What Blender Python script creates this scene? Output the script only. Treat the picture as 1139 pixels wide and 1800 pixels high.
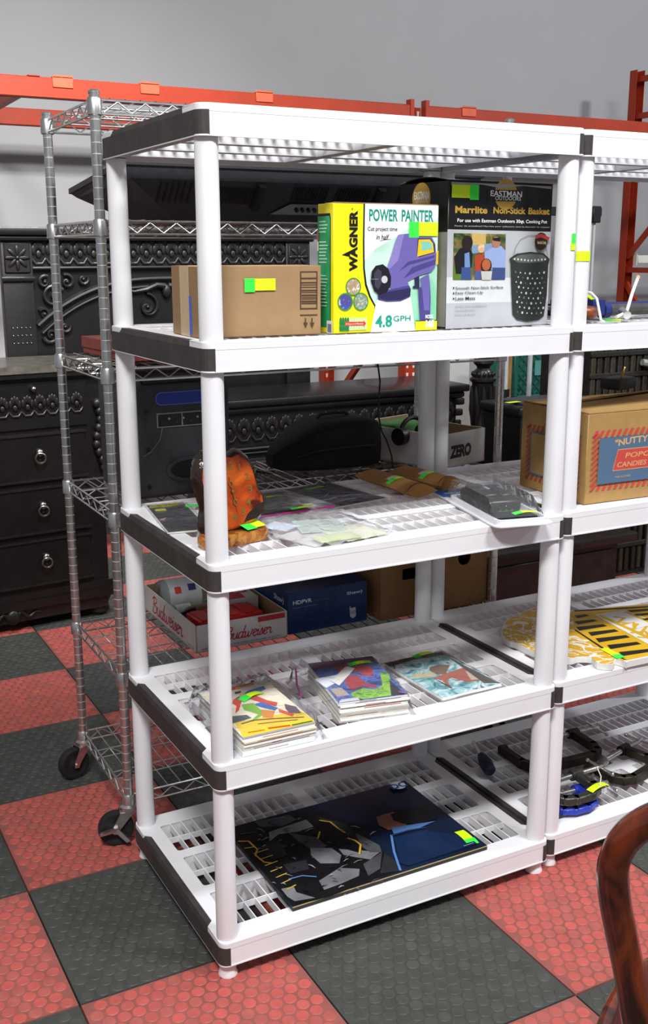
import bpy, bmesh, math, random
from mathutils import Vector, Matrix
random.seed(7)
for o in list(bpy.data.objects): bpy.data.objects.remove(o)
SC = bpy.context.scene
COL = SC.collection
PI = math.pi

# ------------------------------------------------------------------ camera
F_PX, CW, CH = 1870.39, 1139.0, 1800.0
CAM = Vector((-0.7866, -1.9289, 1.5615))
YAW, PITCH, ROLL = 0.4914, 0.2374, -0.0019
_f = Vector((math.sin(YAW)*math.cos(PITCH), math.cos(YAW)*math.cos(PITCH), -math.sin(PITCH)))
_r0 = Vector((math.cos(YAW), -math.sin(YAW), 0)); _u0 = _r0.cross(_f)
_r = math.cos(ROLL)*_r0 + math.sin(ROLL)*_u0
_u = -math.sin(ROLL)*_r0 + math.cos(ROLL)*_u0
cam_data = bpy.data.cameras.new('camera'); cam = bpy.data.objects.new('camera', cam_data); COL.objects.link(cam)
cam_data.sensor_fit = 'VERTICAL'; cam_data.sensor_height = 36.0; cam_data.lens = 36.0*F_PX/CH
cam_data.clip_start = 0.05; cam_data.clip_end = 100
M = Matrix((( _r.x, _u.x, -_f.x, CAM.x), (_r.y, _u.y, -_f.y, CAM.y), (_r.z, _u.z, -_f.z, CAM.z), (0,0,0,1)))
cam.matrix_world = M
SC.camera = cam
def ray(x, y): return _f + _r*((x-CW/2)/F_PX) + _u*((CH/2-y)/F_PX)
def onz(x, y, z=0.0):            # the point of a pixel's ray on a level at height z
    d = ray(x, y); return CAM + d*((z-CAM.z)/d.z)
def zat(P, x, y):                # height at which a pixel's ray passes over or under the point P
    d = ray(x, y); e = P-CAM; return CAM.z+d.z*((e.x*d.x+e.y*d.y)/(d.x*d.x+d.y*d.y))
def ony(x, y, Y):                # ... on a front facing plane at depth Y
    d = ray(x, y); return CAM + d*((Y-CAM.y)/d.y)
def atd(x, y, dist):             # ... at a known distance along the view
    return CAM + ray(x, y)*dist

# ------------------------------------------------------------------ light
SC.view_settings.view_transform = 'Standard'; SC.view_settings.look = 'None'
SC.view_settings.gamma = 1.0; SC.view_settings.use_curve_mapping = False
SC.view_settings.exposure = 0.22
W = bpy.data.worlds.new('room_light'); SC.world = W; W.use_nodes = True
bg = W.node_tree.nodes['Background']; bg.inputs[0].default_value = (0.88, 0.92, 1.0, 1); bg.inputs[1].default_value = 0.24
def area_light(name, loc, target, sx, sy, watts, col=(1,1,1)):
    l = bpy.data.lights.new(name, 'AREA'); l.shape = 'RECTANGLE'; l.size = sx; l.size_y = sy; l.energy = watts; l.color = col
    o = bpy.data.objects.new(name, l); COL.objects.link(o); o.location = loc
    d = Vector(target)-Vector(loc); o.rotation_euler = d.to_track_quat('-Z', 'Y').to_euler()
    return o
# ceiling lamps of the warehouse, hanging high and shining down, plus an added wall spot
area_light('ceiling_lamp', (-1.7,-2.7,5.0), (-0.2,-0.4,0.5), 1.3, 0.5, 235, (1,0.985,0.965))
area_light('ceiling_lamp', (1.9,-2.6,5.0), (1.6,-0.2,0.3), 1.3, 0.4, 150, (0.97,0.98,1))
sp = area_light('ceiling_lamp', (0.2,0.4,4.2), (0.7,4.4,0.3), 0.5, 0.3, 30, (1,0.99,0.97)); sp.data.spread = math.radians(62)  # added spot, beam narrowed and aimed to brighten the lower back wall
area_light('ceiling_lamp', (5.6,-0.8,4.6), (4.8,3.0,1.6), 0.5, 0.3, 130, (0.93,0.95,1))

# ------------------------------------------------------------------ materials
MATS = {}
def mat(name, col, rough=0.5, metal=0.0, var=0.06, scale=30.0, bump=0.0, bscale=None, alpha=1.0, trans=0.0, spec=0.5, coat=0.0, ior=1.45, emit=0.0, stretch=None):
    """procedural material: base colour broken up by noise, optional fine relief"""
    if name in MATS: return MATS[name]
    m = bpy.data.materials.new(name); m.use_nodes = True; nt = m.node_tree; N = nt.nodes; L = nt.links
    b = N['Principled BSDF']
    tc = N.new('ShaderNodeTexCoord'); src = tc.outputs['Object']
    if stretch:
        mp = N.new('ShaderNodeMapping'); mp.inputs['Scale'].default_value = stretch; L.new(src, mp.inputs['Vector']); src = mp.outputs['Vector']
    nz = N.new('ShaderNodeTexNoise'); nz.inputs['Scale'].default_value = scale; nz.inputs['Detail'].default_value = 4
    L.new(src, nz.inputs['Vector'])
    rp = N.new('ShaderNodeValToRGB')
    rp.color_ramp.elements[0].position = 0.3; rp.color_ramp.elements[1].position = 0.72
    lo = [max(0, c*(1-var)) for c in col]; hi = [min(1, c*(1+var)) for c in col]
    rp.color_ramp.elements[0].color = (*lo, 1); rp.color_ramp.elements[1].color = (*hi, 1)
    L.new(nz.outputs['Fac'], rp.inputs['Fac']); L.new(rp.outputs['Color'], b.inputs['Base Color'])
    b.inputs['Roughness'].default_value = rough; b.inputs['Metallic'].default_value = metal
    b.inputs['Alpha'].default_value = alpha; b.inputs['Transmission Weight'].default_value = trans
    b.inputs['Specular IOR Level'].default_value = spec; b.inputs['Coat Weight'].default_value = coat; b.inputs['IOR'].default_value = ior
    if bump:
        bn = N.new('ShaderNodeTexNoise'); bn.inputs['Scale'].default_value = bscale or scale*4; bn.inputs['Detail'].default_value = 3
        L.new(src, bn.inputs['Vector'])
        bp = N.new('ShaderNodeBump'); bp.inputs['Strength'].default_value = bump; bp.inputs['Distance'].default_value = 0.004
        L.new(bn.outputs['Fac'], bp.inputs['Height']); L.new(bp.outputs['Normal'], b.inputs['Normal'])
    if emit: b.inputs['Emission Strength'].default_value = emit; b.inputs['Emission Color'].default_value = (*col, 1)
    MATS[name] = m
    return m
def hexc(h):
    h = h.lstrip('#'); v = [int(h[i:i+2], 16)/255 for i in (0, 2, 4)]
    return tuple(c/12.92 if c <= 0.04045 else ((c+0.055)/1.055)**2.4 for c in v)
def ink(h, rough=0.45): return mat('ink_'+h, hexc(h), rough, var=0.04, scale=60)
def art(name, cols, scale=20, rough=0.3, kind='noise', dist=1.5, stretch=(1,1,1), crisp=False):
    """printed picture: procedural blotches in the picture's colours"""
    if name in MATS: return MATS[name]
    m = bpy.data.materials.new(name); m.use_nodes = True; nt = m.node_tree; N = nt.nodes; L = nt.links
    b = N['Principled BSDF']; b.inputs['Roughness'].default_value = rough
    tc = N.new('ShaderNodeTexCoord'); mp = N.new('ShaderNodeMapping'); mp.inputs['Scale'].default_value = stretch
    L.new(tc.outputs['Object'], mp.inputs['Vector'])
    if kind == 'noise':
        t = N.new('ShaderNodeTexNoise'); t.inputs['Scale'].default_value = scale; t.inputs['Detail'].default_value = 5; t.inputs['Distortion'].default_value = dist; out = t.outputs['Fac']
    else:
        t = N.new('ShaderNodeTexVoronoi'); t.inputs['Scale'].default_value = scale; out = t.outputs['Color']
    L.new(mp.outputs['Vector'], t.inputs['Vector'])
    rp = N.new('ShaderNodeValToRGB'); cr = rp.color_ramp; cr.interpolation = 'CONSTANT' if crisp or kind != 'noise' else 'EASE'
    n = len(cols); lo, hi = (0.32, 0.68) if kind == 'noise' else (0.05, 0.9)
    while len(cr.elements) < n: cr.elements.new(0.5)
    for i, c in enumerate(cols):
        cr.elements[i].position = lo+(hi-lo)*i/(n-1); cr.elements[i].color = (*hexc(c), 1)
    L.new(out, rp.inputs['Fac']); L.new(rp.outputs['Color'], b.inputs['Base Color'])
    MATS[name] = m
    return m
def wood(name, dark, light, scale=6, rough=0.3, coat=0.5, stretch=(1,1,0.15)):
    if name in MATS: return MATS[name]
    m = bpy.data.materials.new(name); m.use_nodes = True; nt = m.node_tree; N = nt.nodes; L = nt.links
    b = N['Principled BSDF']; b.inputs['Roughness'].default_value = rough; b.inputs['Coat Weight'].default_value = coat; b.inputs['Coat Roughness'].default_value = 0.12
    tc = N.new('ShaderNodeTexCoord'); mp = N.new('ShaderNodeMapping'); mp.inputs['Scale'].default_value = stretch
    L.new(tc.outputs['Object'], mp.inputs['Vector'])
    t = N.new('ShaderNodeTexNoise'); t.inputs['Scale'].default_value = scale*8; t.inputs['Detail'].default_value = 6; t.inputs['Distortion'].default_value = 0.8
    L.new(mp.outputs['Vector'], t.inputs['Vector'])
    rp = N.new('ShaderNodeValToRGB'); rp.color_ramp.elements[0].position = 0.35; rp.color_ramp.elements[1].position = 0.66
    rp.color_ramp.elements[0].color = (*hexc(dark), 1); rp.color_ramp.elements[1].color = (*hexc(light), 1)
    L.new(t.outputs['Fac'], rp.inputs['Fac']); L.new(rp.outputs['Color'], b.inputs['Base Color'])
    MATS[name] = m
    return m
def film(name, tint=(0.95,0.97,1.0), alpha=0.25, rough=0.08):
    """thin clear plastic: mostly see-through with a gloss"""
    if name in MATS: return MATS[name]
    m = bpy.data.materials.new(name); m.use_nodes = True; nt = m.node_tree; N = nt.nodes; L = nt.links
    N.remove(N['Principled BSDF']); out = N['Material Output']
    tr = N.new('ShaderNodeBsdfTransparent'); gl = N.new('ShaderNodeBsdfGlossy'); df = N.new('ShaderNodeBsdfDiffuse')
    gl.inputs['Roughness'].default_value = rough; df.inputs['Color'].default_value = (*tint, 1); tr.inputs['Color'].default_value = (0.97,0.98,1,1)
    nz = N.new('ShaderNodeTexNoise'); nz.inputs['Scale'].default_value = 26; nz.inputs['Detail'].default_value = 4; nz.inputs['Distortion'].default_value = 1.2
    tc = N.new('ShaderNodeTexCoord'); L.new(tc.outputs['Object'], nz.inputs['Vector'])
    bp = N.new('ShaderNodeBump'); bp.inputs['Strength'].default_value = 0.6; bp.inputs['Distance'].default_value = 0.01
    L.new(nz.outputs['Fac'], bp.inputs['Height']); L.new(bp.outputs['Normal'], gl.inputs['Normal'])
    fr = N.new('ShaderNodeFresnel'); fr.inputs['IOR'].default_value = 1.22; L.new(bp.outputs['Normal'], fr.inputs['Normal'])
    m1 = N.new('ShaderNodeMixShader'); m1.inputs[0].default_value = alpha; L.new(tr.outputs[0], m1.inputs[1]); L.new(df.outputs[0], m1.inputs[2])
    m2 = N.new('ShaderNodeMixShader'); L.new(fr.outputs[0], m2.inputs[0]); L.new(m1.outputs[0], m2.inputs[1]); L.new(gl.outputs[0], m2.inputs[2])
    L.new(m2.outputs[0], out.inputs['Surface'])
    MATS[name] = m
    return m

# ------------------------------------------------------------------ mesh helpers
def link(o, parent=None):
    COL.objects.link(o)
    if parent is not None: o.parent = parent
    return o
def tag(o, label, cat, group=None, kind=None):
    if label: o['label'] = label
    if cat: o['category'] = cat
    if group: o['group'] = group
    if kind: o['kind'] = kind
    return o
def thing(name, label, cat, loc=(0,0,0), rz=0.0, group=None):
    o = bpy.data.objects.new(name, None); o.empty_display_size = 0.05
    COL.objects.link(o); o.location = loc; o.rotation_euler = (0,0,rz)
    return tag(o, label, cat, group)
def struct(o, label=None): o['kind'] = 'structure'; return (tag(o, label, None) if label else o)
class MB:
    """collects shapes; build() links them as one mesh object"""
    def __init__(s): s.v = []; s.f = []; s.m = []; s.sm = []; s.mats = []
    def mi(s, m):
        if m not in s.mats: s.mats.append(m)
        return s.mats.index(m)
    def add(s, vs, fs, m, smooth=False, T=None):
        k = len(s.v); i = s.mi(m)
        s.v += [tuple(T @ Vector(p)) if T else tuple(p) for p in vs]
        for f in fs: s.f.append(tuple(k+a for a in f)); s.m.append(i); s.sm.append(smooth)
        return s
    def box(s, a, b, m, T=None):
        (x0,y0,z0),(x1,y1,z1) = a, b
        vs = [(x0,y0,z0),(x1,y0,z0),(x1,y1,z0),(x0,y1,z0),(x0,y0,z1),(x1,y0,z1),(x1,y1,z1),(x0,y1,z1)]
        return s.add(vs, [(3,2,1,0),(4,5,6,7),(0,1,5,4),(1,2,6,5),(2,3,7,6),(3,0,4,7)], m, T=T)
    def rbox(s, a, b, r, m, seg=2, T=None):
        bm = bmesh.new(); bmesh.ops.create_cube(bm, size=1)
        for v in bm.verts: v.co = Vector([a[i]+(v.co[i]+0.5)*(b[i]-a[i]) for i in range(3)])
        r = min(r, 0.49*min(b[i]-a[i] for i in range(3)))
        bmesh.ops.bevel(bm, geom=bm.edges[:], offset=r, segments=seg, affect='EDGES', profile=0.5)
        bm.verts.index_update(); vs = [v.co[:] for v in bm.verts]; fs = [[v.index for v in f.verts] for f in bm.faces]; bm.free()
        return s.add(vs, fs, m, True, T)
    def hexa(s, pts, m, T=None):     # 8 points: bottom ring then top ring
        return s.add(pts, [(3,2,1,0),(4,5,6,7),(0,1,5,4),(1,2,6,5),(2,3,7,6),(3,0,4,7)], m, T=T)
    def cyl(s, p0, p1, r0, m, r1=None, seg=16, caps=True, T=None):
        r1 = r0 if r1 is None else r1
        p0, p1 = Vector(p0), Vector(p1); d = (p1-p0).normalized()
        a = d.orthogonal().normalized(); b = d.cross(a)
        vs = []
        for p, r in ((p0,r0),(p1,r1)):
            for k in range(seg): t = 2*PI*k/seg; vs.append(p+a*(r*math.cos(t))+b*(r*math.sin(t)))
        s.add(vs, [(k,(k+1)%seg,seg+(k+1)%seg,seg+k) for k in range(seg)], m, True, T)
        if caps: s.add(vs, [tuple(range(seg-1,-1,-1)), tuple(range(seg,2*seg))], m, False, T)
        return s
    def tube(s, pts, r, m, seg=8, closed=False, caps=True, T=None):
        pts = [Vector(p) for p in pts]; n = len(pts)
        rs = r if isinstance(r, (list,tuple)) else [r]*n
        vs = []; prev = None
        for i, p in enumerate(pts):
            if closed: d = pts[(i+1)%n]-pts[i-1]
            else: d = pts[min(i+1,n-1)]-pts[max(i-1,0)]
            d = d.normalized() if d.length > 1e-9 else Vector((0,0,1))
            if prev is None: a = d.orthogonal().normalized()
            else: a = prev-d*prev.dot(d); a = a.normalized() if a.length > 1e-6 else d.orthogonal().normalized()
            prev = a; b = d.cross(a)
            for k in range(seg): t = 2*PI*k/seg; vs.append(p+a*(rs[i]*math.cos(t))+b*(rs[i]*math.sin(t)))
        fs = []
        for i in range(n if closed else n-1):
            j = (i+1) % n
            for k in range(seg): fs.append((i*seg+k, i*seg+(k+1)%seg, j*seg+(k+1)%seg, j*seg+k))
        s.add(vs, fs, m, True, T)
        if caps and not closed: s.add(vs, [tuple(range(seg-1,-1,-1)), tuple((n-1)*seg+k for k in range(seg))], m, False, T)
        return s
    def lathe(s, prof, m, seg=20, T=None, c=(0,0)):
        vs = []; n = len(prof)
        for r, z in prof:
            for k in range(seg): t = 2*PI*k/seg; vs.append((c[0]+r*math.cos(t), c[1]+r*math.sin(t), z))
        fs = [(i*seg+k, i*seg+(k+1)%seg, (i+1)*seg+(k+1)%seg, (i+1)*seg+k) for i in range(n-1) for k in range(seg)]
        s.add(vs, fs, m, True, T)
        s.add(vs, [tuple(range(seg-1,-1,-1)), tuple((n-1)*seg+k for k in range(seg))], m, False, T)
        return s
    def prism(s, poly, z0, z1, m, T=None):
        n = len(poly)
        vs = [(x,y,z0) for x,y in poly]+[(x,y,z1) for x,y in poly]
        fs = [tuple(range(n-1,-1,-1)), tuple(range(n,2*n))]+[(k,(k+1)%n,n+(k+1)%n,n+k) for k in range(n)]
        return s.add(vs, fs, m, T=T)
    def ball(s, c, r, m, seg=12, rings=8, T=None):
        r = r if isinstance(r, (tuple,list)) else (r,r,r); vs = []; fs = []
        for i in range(rings+1):
            ph = PI*i/rings
            for k in range(seg): t = 2*PI*k/seg; vs.append((c[0]+r[0]*math.sin(ph)*math.cos(t), c[1]+r[1]*math.sin(ph)*math.sin(t), c[2]-r[2]*math.cos(ph)))
        for i in range(rings):
            for k in range(seg): fs.append((i*seg+k, i*seg+(k+1)%seg, (i+1)*seg+(k+1)%seg, (i+1)*seg+k))
        return s.add(vs, fs, m, True, T)
    def mesh(s, name):
        me = bpy.data.meshes.new(name); me.from_pydata(s.v, [], s.f)
        for m in s.mats: me.materials.append(m)
        me.polygons.foreach_set('material_index', s.m); me.polygons.foreach_set('use_smooth', s.sm); me.update()
        if any(s.sm): me.set_sharp_from_angle(angle=math.radians(42))
        return me
    def build(s, name, parent=None, loc=None, rz=0):
        o = bpy.data.objects.new(name, s.mesh(name)); link(o, parent)
        if loc is not None: o.location = loc
        if rz: o.rotation_euler = (0,0,rz)
        return o
def inst(me, name, parent=None, loc=(0,0,0), rot=(0,0,0), scale=None):
    o = bpy.data.objects.new(name, me); link(o, parent); o.location = loc; o.rotation_euler = rot
    if scale: o.scale = scale
    return o
def plate_data(loops, thick, bevel=0.0):
    """flat plate with holes from 2D loops, centred on z=0; returns verts, faces"""
    cu = bpy.data.curves.new('tmp', 'CURVE'); cu.dimensions = '2D'; cu.fill_mode = 'BOTH'
    cu.extrude = max(thick/2-bevel, 0); cu.bevel_depth = bevel; cu.bevel_resolution = 1
    for lp in loops:
        sp = cu.splines.new('POLY'); sp.points.add(len(lp)-1); sp.use_cyclic_u = True
        for p, q in zip(sp.points, lp): p.co = (q[0], q[1], 0, 1)
    o = bpy.data.objects.new('tmp', cu); me = bpy.data.meshes.new_from_object(o)
    vs = [v.co[:] for v in me.vertices]; fs = [tuple(p.vertices) for p in me.polygons]
    bpy.data.objects.remove(o); bpy.data.curves.remove(cu); bpy.data.meshes.remove(me)
    return vs, fs
def plate(mb, loops, z0, z1, m, bevel=0.0, T=None):
    vs, fs = plate_data(loops, z1-z0, bevel); zc = (z0+z1)/2
    return mb.add([(x,y,z+zc) for x,y,z in vs], fs, m, T=T)
def rrect(x0, y0, x1, y1, r, n=4):
    out = []
    for cx, cy, a0 in ((x1-r,y1-r,0),(x0+r,y1-r,PI/2),(x0+r,y0+r,PI),(x1-r,y0+r,1.5*PI)):
        for k in range(n+1): a = a0+PI/2*k/n; out.append((cx+r*math.cos(a), cy+r*math.sin(a)))
    return out
def circle(cx, cy, r, n=20, ry=None): return [(cx+r*math.cos(2*PI*k/n), cy+(ry or r)*math.sin(2*PI*k/n)) for k in range(n)]
_tx = {}
def text_data(body, bold=0.0, shear=0.0, spacing=1.0):
    k = (body, bold, shear, spacing)
    if k in _tx: return _tx[k]
    cu = bpy.data.curves.new('tmp', 'FONT'); cu.body = body; cu.size = 1; cu.offset = bold; cu.shear = shear; cu.space_character = spacing; cu.resolution_u = 3
    o = bpy.data.objects.new('tmp', cu); me = bpy.data.meshes.new_from_object(o)
    vs = [(v.co.x, v.co.y) for v in me.vertices]; fs = [tuple(p.vertices) for p in me.polygons]
    bpy.data.objects.remove(o); bpy.data.curves.remove(cu); bpy.data.meshes.remove(me)
    _tx[k] = (vs, fs)
    return _tx[k]
class Print:
    """flat print on a face: u to the right, v up, from corner O"""
    def __init__(s, O, U, V, lift=0.0004):
        s.O = Vector(O); s.U = Vector(U).normalized(); s.V = Vector(V).normalized(); s.N = s.U.cross(s.V); s.k = lift; s.mb = MB(); s.warp = None
    def P(s, u, v): return s.O+s.U*u+s.V*v+s.N*s.k
    def add(s, pts, faces, m): s.k += 0.00006; s.mb.add([s.P(u,v) for u,v in pts], faces, m); return s
    def setmap(s, px, w, h):
        # picture corners BL BR TR TL (any crop's pixels) -> this face's rectangle w x h
        import numpy as np
        A = []; B = []
        for (x,y),(u,v) in zip(px, ((0,0),(w,0),(w,h),(0,h))):
            A += [[x,y,1,0,0,0,-u*x,-u*y],[0,0,0,x,y,1,-v*x,-v*y]]; B += [u,v]
        q = np.linalg.solve(np.array(A,float), np.array(B,float)); s.H = [float(t) for t in q]+[1.0]; s.w = w; s.h = h
        return s
    def q(s, x, y):
        H = s.H; d = H[6]*x+H[7]*y+1; return ((H[0]*x+H[1]*y+H[2])/d, (H[3]*x+H[4]*y+H[5])/d)
    def xp(s, pts, m): return s.shape([s.q(*p) for p in pts], m)
    def xs(s, pts, w, m, closed=False): return s.stroke([s.q(*p) for p in pts], w, m, closed)
    def xd(s, x, y, r, m, n=24):          # disc given by a pixel centre and a pixel radius
        a = s.q(x, y); b = s.q(x+r, y); return s.disc(a[0], a[1], math.hypot(b[0]-a[0], b[1]-a[1]), m, n=n)
    def xt(s, body, x0, y0, x1, y1, m, **k):   # words between lower left and upper right pixels
        a = s.q(x0, y0); b = s.q(x1, y1); return s.text(body, a[0], a[1], b[0]-a[0], b[1]-a[1], m, **k)
    def poly(s, pts, m): return s.add(pts, [tuple(range(len(pts)))], m)
    def shape(s, pts, m):   # possibly concave outline
        vs, fs = plate_data([pts], 0.0); return s.add([(a,b) for a,b,c in vs], fs, m)
    def rect(s, u0, v0, u1, v1, m): return s.poly([(u0,v0),(u1,v0),(u1,v1),(u0,v1)], m)
    def rr(s, u0, v0, u1, v1, r, m): return s.poly(rrect(u0,v0,u1,v1,r), m)
    def disc(s, u, v, r, m, ry=None, n=24): return s.poly(circle(u,v,r,n,ry), m)
    def stroke(s, pts, w, m, closed=False):
        pts = [Vector((a,b)) for a,b in pts]; n = len(pts); L = []; R = []
        ws = w if isinstance(w, (list,tuple)) else [w]*n
        for i, p in enumerate(pts):
            d = (pts[(i+1)%n]-pts[i-1]) if closed else (pts[min(i+1,n-1)]-pts[max(i-1,0)])
            d = d.normalized() if d.length > 1e-9 else Vector((1,0)); q = Vector((-d.y,d.x))*(ws[i]/2); L.append(p+q); R.append(p-q)
        vs = [tuple(a) for a in L]+[tuple(a) for a in R]
        return s.add(vs, [(n+i, n+(i+1)%n, (i+1)%n, i) for i in range(n if closed else n-1)], m)
    def text(s, body, u, v, w, h, m, bold=0.0, shear=0.0, rot=0.0, spacing=1.0, arc=0.0):
        """fit the words into the box w x h whose lower left corner is (u, v)"""
        vs, fs = text_data(body, bold, shear, spacing)
        if not vs: return s
        x0 = min(p[0] for p in vs); x1 = max(p[0] for p in vs); y0 = min(p[1] for p in vs); y1 = max(p[1] for p in vs)
        c, sn = math.cos(rot), math.sin(rot); out = []
        for a, b in vs:
            a = (a-x0)/(x1-x0)*w; b = (b-y0)/(y1-y0)*h
            if arc: b += arc*(1-((a-w/2)/(w/2))**2)
            out.append((u+a*c-b*sn, v+a*sn+b*c))
        return s.add(out, fs, m)
    def build(s, name, parent): return s.mb.build(name, parent)
# ================================================================== the setting
m_wall = mat('painted_wall', hexc('#a3a2a3'), 0.85, var=0.02, scale=3, bump=0.05, bscale=60)
mb = MB(); mb.box((-6,4.40,0),(12,4.55,6.5), m_wall); struct(mb.build('wall_back'), 'light grey painted warehouse wall')
m_slab = mat('floor_slab', hexc('#3a3a38'), 0.8, var=0.1)
mb = MB(); mb.box((-6,-4,-0.05),(12,4.40,-0.012), m_slab); floor = struct(mb.build('floor'), 'floor laid with red and black rubber tiles')
# rubber tiles: each one a child of the floor, its raised coins one field under it
TS = 0.478; TX, TY = 0.157, 0.054
m_red = mat('red_rubber', hexc('#8f524b'), 0.62, var=0.16, scale=9, bump=0.25, bscale=150)
m_redc = mat('red_rubber_coin', hexc('#b0564f'), 0.55, var=0.10, scale=22, bump=0.2, bscale=150)
m_blk = mat('black_rubber', hexc('#40423e'), 0.62, var=0.20, scale=9, bump=0.25, bscale=150)
m_blkc = mat('black_rubber_coin', hexc('#464844'), 0.55, var=0.22, scale=22, bump=0.2, bscale=150)
def tile_mesh(m):
    b = MB(); b.hexa([(0.0012,0.0012,-0.012),(TS-0.0012,0.0012,-0.012),(TS-0.0012,TS-0.0012,-0.012),(0.0012,TS-0.0012,-0.012),
                      (0.0022,0.0022,-0.0012),(TS-0.0022,0.0022,-0.0012),(TS-0.0022,TS-0.0022,-0.0012),(0.0022,TS-0.0022,-0.0012)], m)
    return b.mesh('rubber_tile')
def coin_mesh(ms):
    b = MB(); rc = random.Random(4); n = 14; dx = (TS-0.012)/n; r = dx*0.455
    ny = 16; dy = (TS-0.012)/ny
    for j in range(ny):
        for i in range(n if j % 2 == 0 else n-1):
            cx = 0.006+dx*(i+0.5+(0.5 if j % 2 else 0)); cy = 0.006+dy*(j+0.5)
            seg = 12
            vs = [(cx+r*math.cos(2*PI*k/seg), cy+r*math.sin(2*PI*k/seg), -0.0012) for k in range(seg)]
            vs += [(cx+(r-0.0013)*math.cos(2*PI*k/seg), cy+(r-0.0013)*math.sin(2*PI*k/seg), 0.0) for k in range(seg)]
            b.add(vs, [(k,(k+1)%seg,seg+(k+1)%seg,seg+k) for k in range(seg)]+[tuple(range(seg,2*seg))], rc.choice(ms))
    return b.mesh('coin_field')
me_t = (tile_mesh(m_red), tile_mesh(m_blk)); me_c = (coin_mesh([m_redc, mat('red_rubber_coin_b', hexc('#b8574f'), 0.55, var=0.12, scale=22), mat('red_rubber_coin_c', hexc('#a95850'), 0.6, var=0.15, scale=22)]), coin_mesh([m_blkc, mat('black_rubber_coin_b', hexc('#424440'), 0.55, var=0.2, scale=22)]))
for i in range(-4, 10):
    for j in range(-3, 9):
        k = (i+j) % 2
        # (i, j) = (-1, 0) is a black tile
        k = 1 if (i+j) % 2 else 0
        x, y = TX+i*TS, TY+j*TS
        if y < -1.45 or x > 4.4 or x < -1.8: continue
        t = inst(me_t[k], 'rubber_tile', floor, (x,y,0)); c = inst(me_c[k], 'coin_field', t); c['kind'] = 'stuff'

# ================================================================== white plastic shelf units
SW, SD, RIM = 0.864, 0.5452, 0.0556
TIER = [1.83, 1.399, 0.9565, 0.519, 0.094]
m_wh = mat('white_plastic', hexc('#e9e9ec'), 0.42, var=0.015, scale=12, bump=0.03, bscale=200)
m_cap = mat('black_plastic_cap', hexc('#3d3937'), 0.6, var=0.2, scale=25, bump=0.1, bscale=90)
def tier_outline(ins=0.0, recess=True):
    e, ov, r = 0.0283-ins, 0.0250-ins, 0.020
    x0, x1, y0, y1 = -ov, SW+ov, -e, SD+e; q = 0.016; a, b = 0.052, 0.068
    pts = []
    for cx, cy, a0 in ((x1-r,y1-r,0),(x0+r,y1-r,PI/2),(x0+r,y0+r,PI),(x1-r,y0+r,1.5*PI)):
        pts += [(cx+r*math.cos(a0+PI/2*k/5), cy+r*math.sin(a0+PI/2*k/5)) for k in range(6)]
        if recess and a0 == PI/2: pts += [(x0,SD-a),(x0+q,SD-b),(x0+q,b),(x0,a)]
        if recess and abs(a0-1.5*PI) < 1e-6: pts += [(x1,a),(x1-q,b),(x1-q,SD-b),(x1,SD-a)]
    return pts
BX = ((0.026,0.414),(0.450,0.838)); BY = ((0.030,0.172),(0.203,0.346),(0.377,0.515))
def deck_mesh():
    b = MB(); holes = [rrect(x0,y0,x1,y1,0.008,2) for x0,x1 in BX for y0,y1 in BY]
    plate(b, [tier_outline(0.001)]+holes, -0.004, 0.0, m_wh, bevel=0.001)
    # the skirt round the edge
    plate(b, [tier_outline(0.0, False), tier_outline(0.003, False)], -RIM, -0.0145, m_wh)
    plate(b, [tier_outline(), tier_outline(0.003)], -0.0150, -0.0030, m_wh)
    plate(b, [tier_outline(-0.0014, False), tier_outline(0.004, False)], -RIM-0.002, -RIM+0.001, m_wh)
    for x in (SW/2-0.012, SW/2+0.012): b.box((x-0.0015,-0.024,-0.036),(x+0.0015,SD+0.024,-0.003), m_wh)
    for y in (0.1875, 0.3615): b.box((-0.006,y-0.0015,-0.030),(SW+0.006,y+0.0015,-0.003), m_wh)
    for x in (0, SW):
        for y in (0, SD): b.cyl((x,y,-RIM+0.002),(x,y,-0.003), 0.0245, m_wh, seg=16, caps=False)
    return b.mesh('shelf_deck')
def grate_mesh(w, d):
    b = MB(); n = 13; D = 0.020; DB = 0.050
    b.box((0,d/2-0.0018,-0.016),(w,d/2+0.0018,-0.0012), m_wh)
    for k in range(1, n): x = w*k/n; b.box((x-0.0013,0,-D),(x+0.0013,d,-0.0008), m_wh)
    b.box((-0.002,-0.002,-DB),(0,d+0.002,-0.002), m_wh); b.box((w,-0.002,-DB),(w+0.002,d+0.002,-0.002), m_wh)
    b.box((0,-0.002,-DB),(w,0,-0.002), m_wh); b.box((0,d,-DB),(w,d+0.002,-0.002), m_wh)
    return b.mesh('grate')
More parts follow.
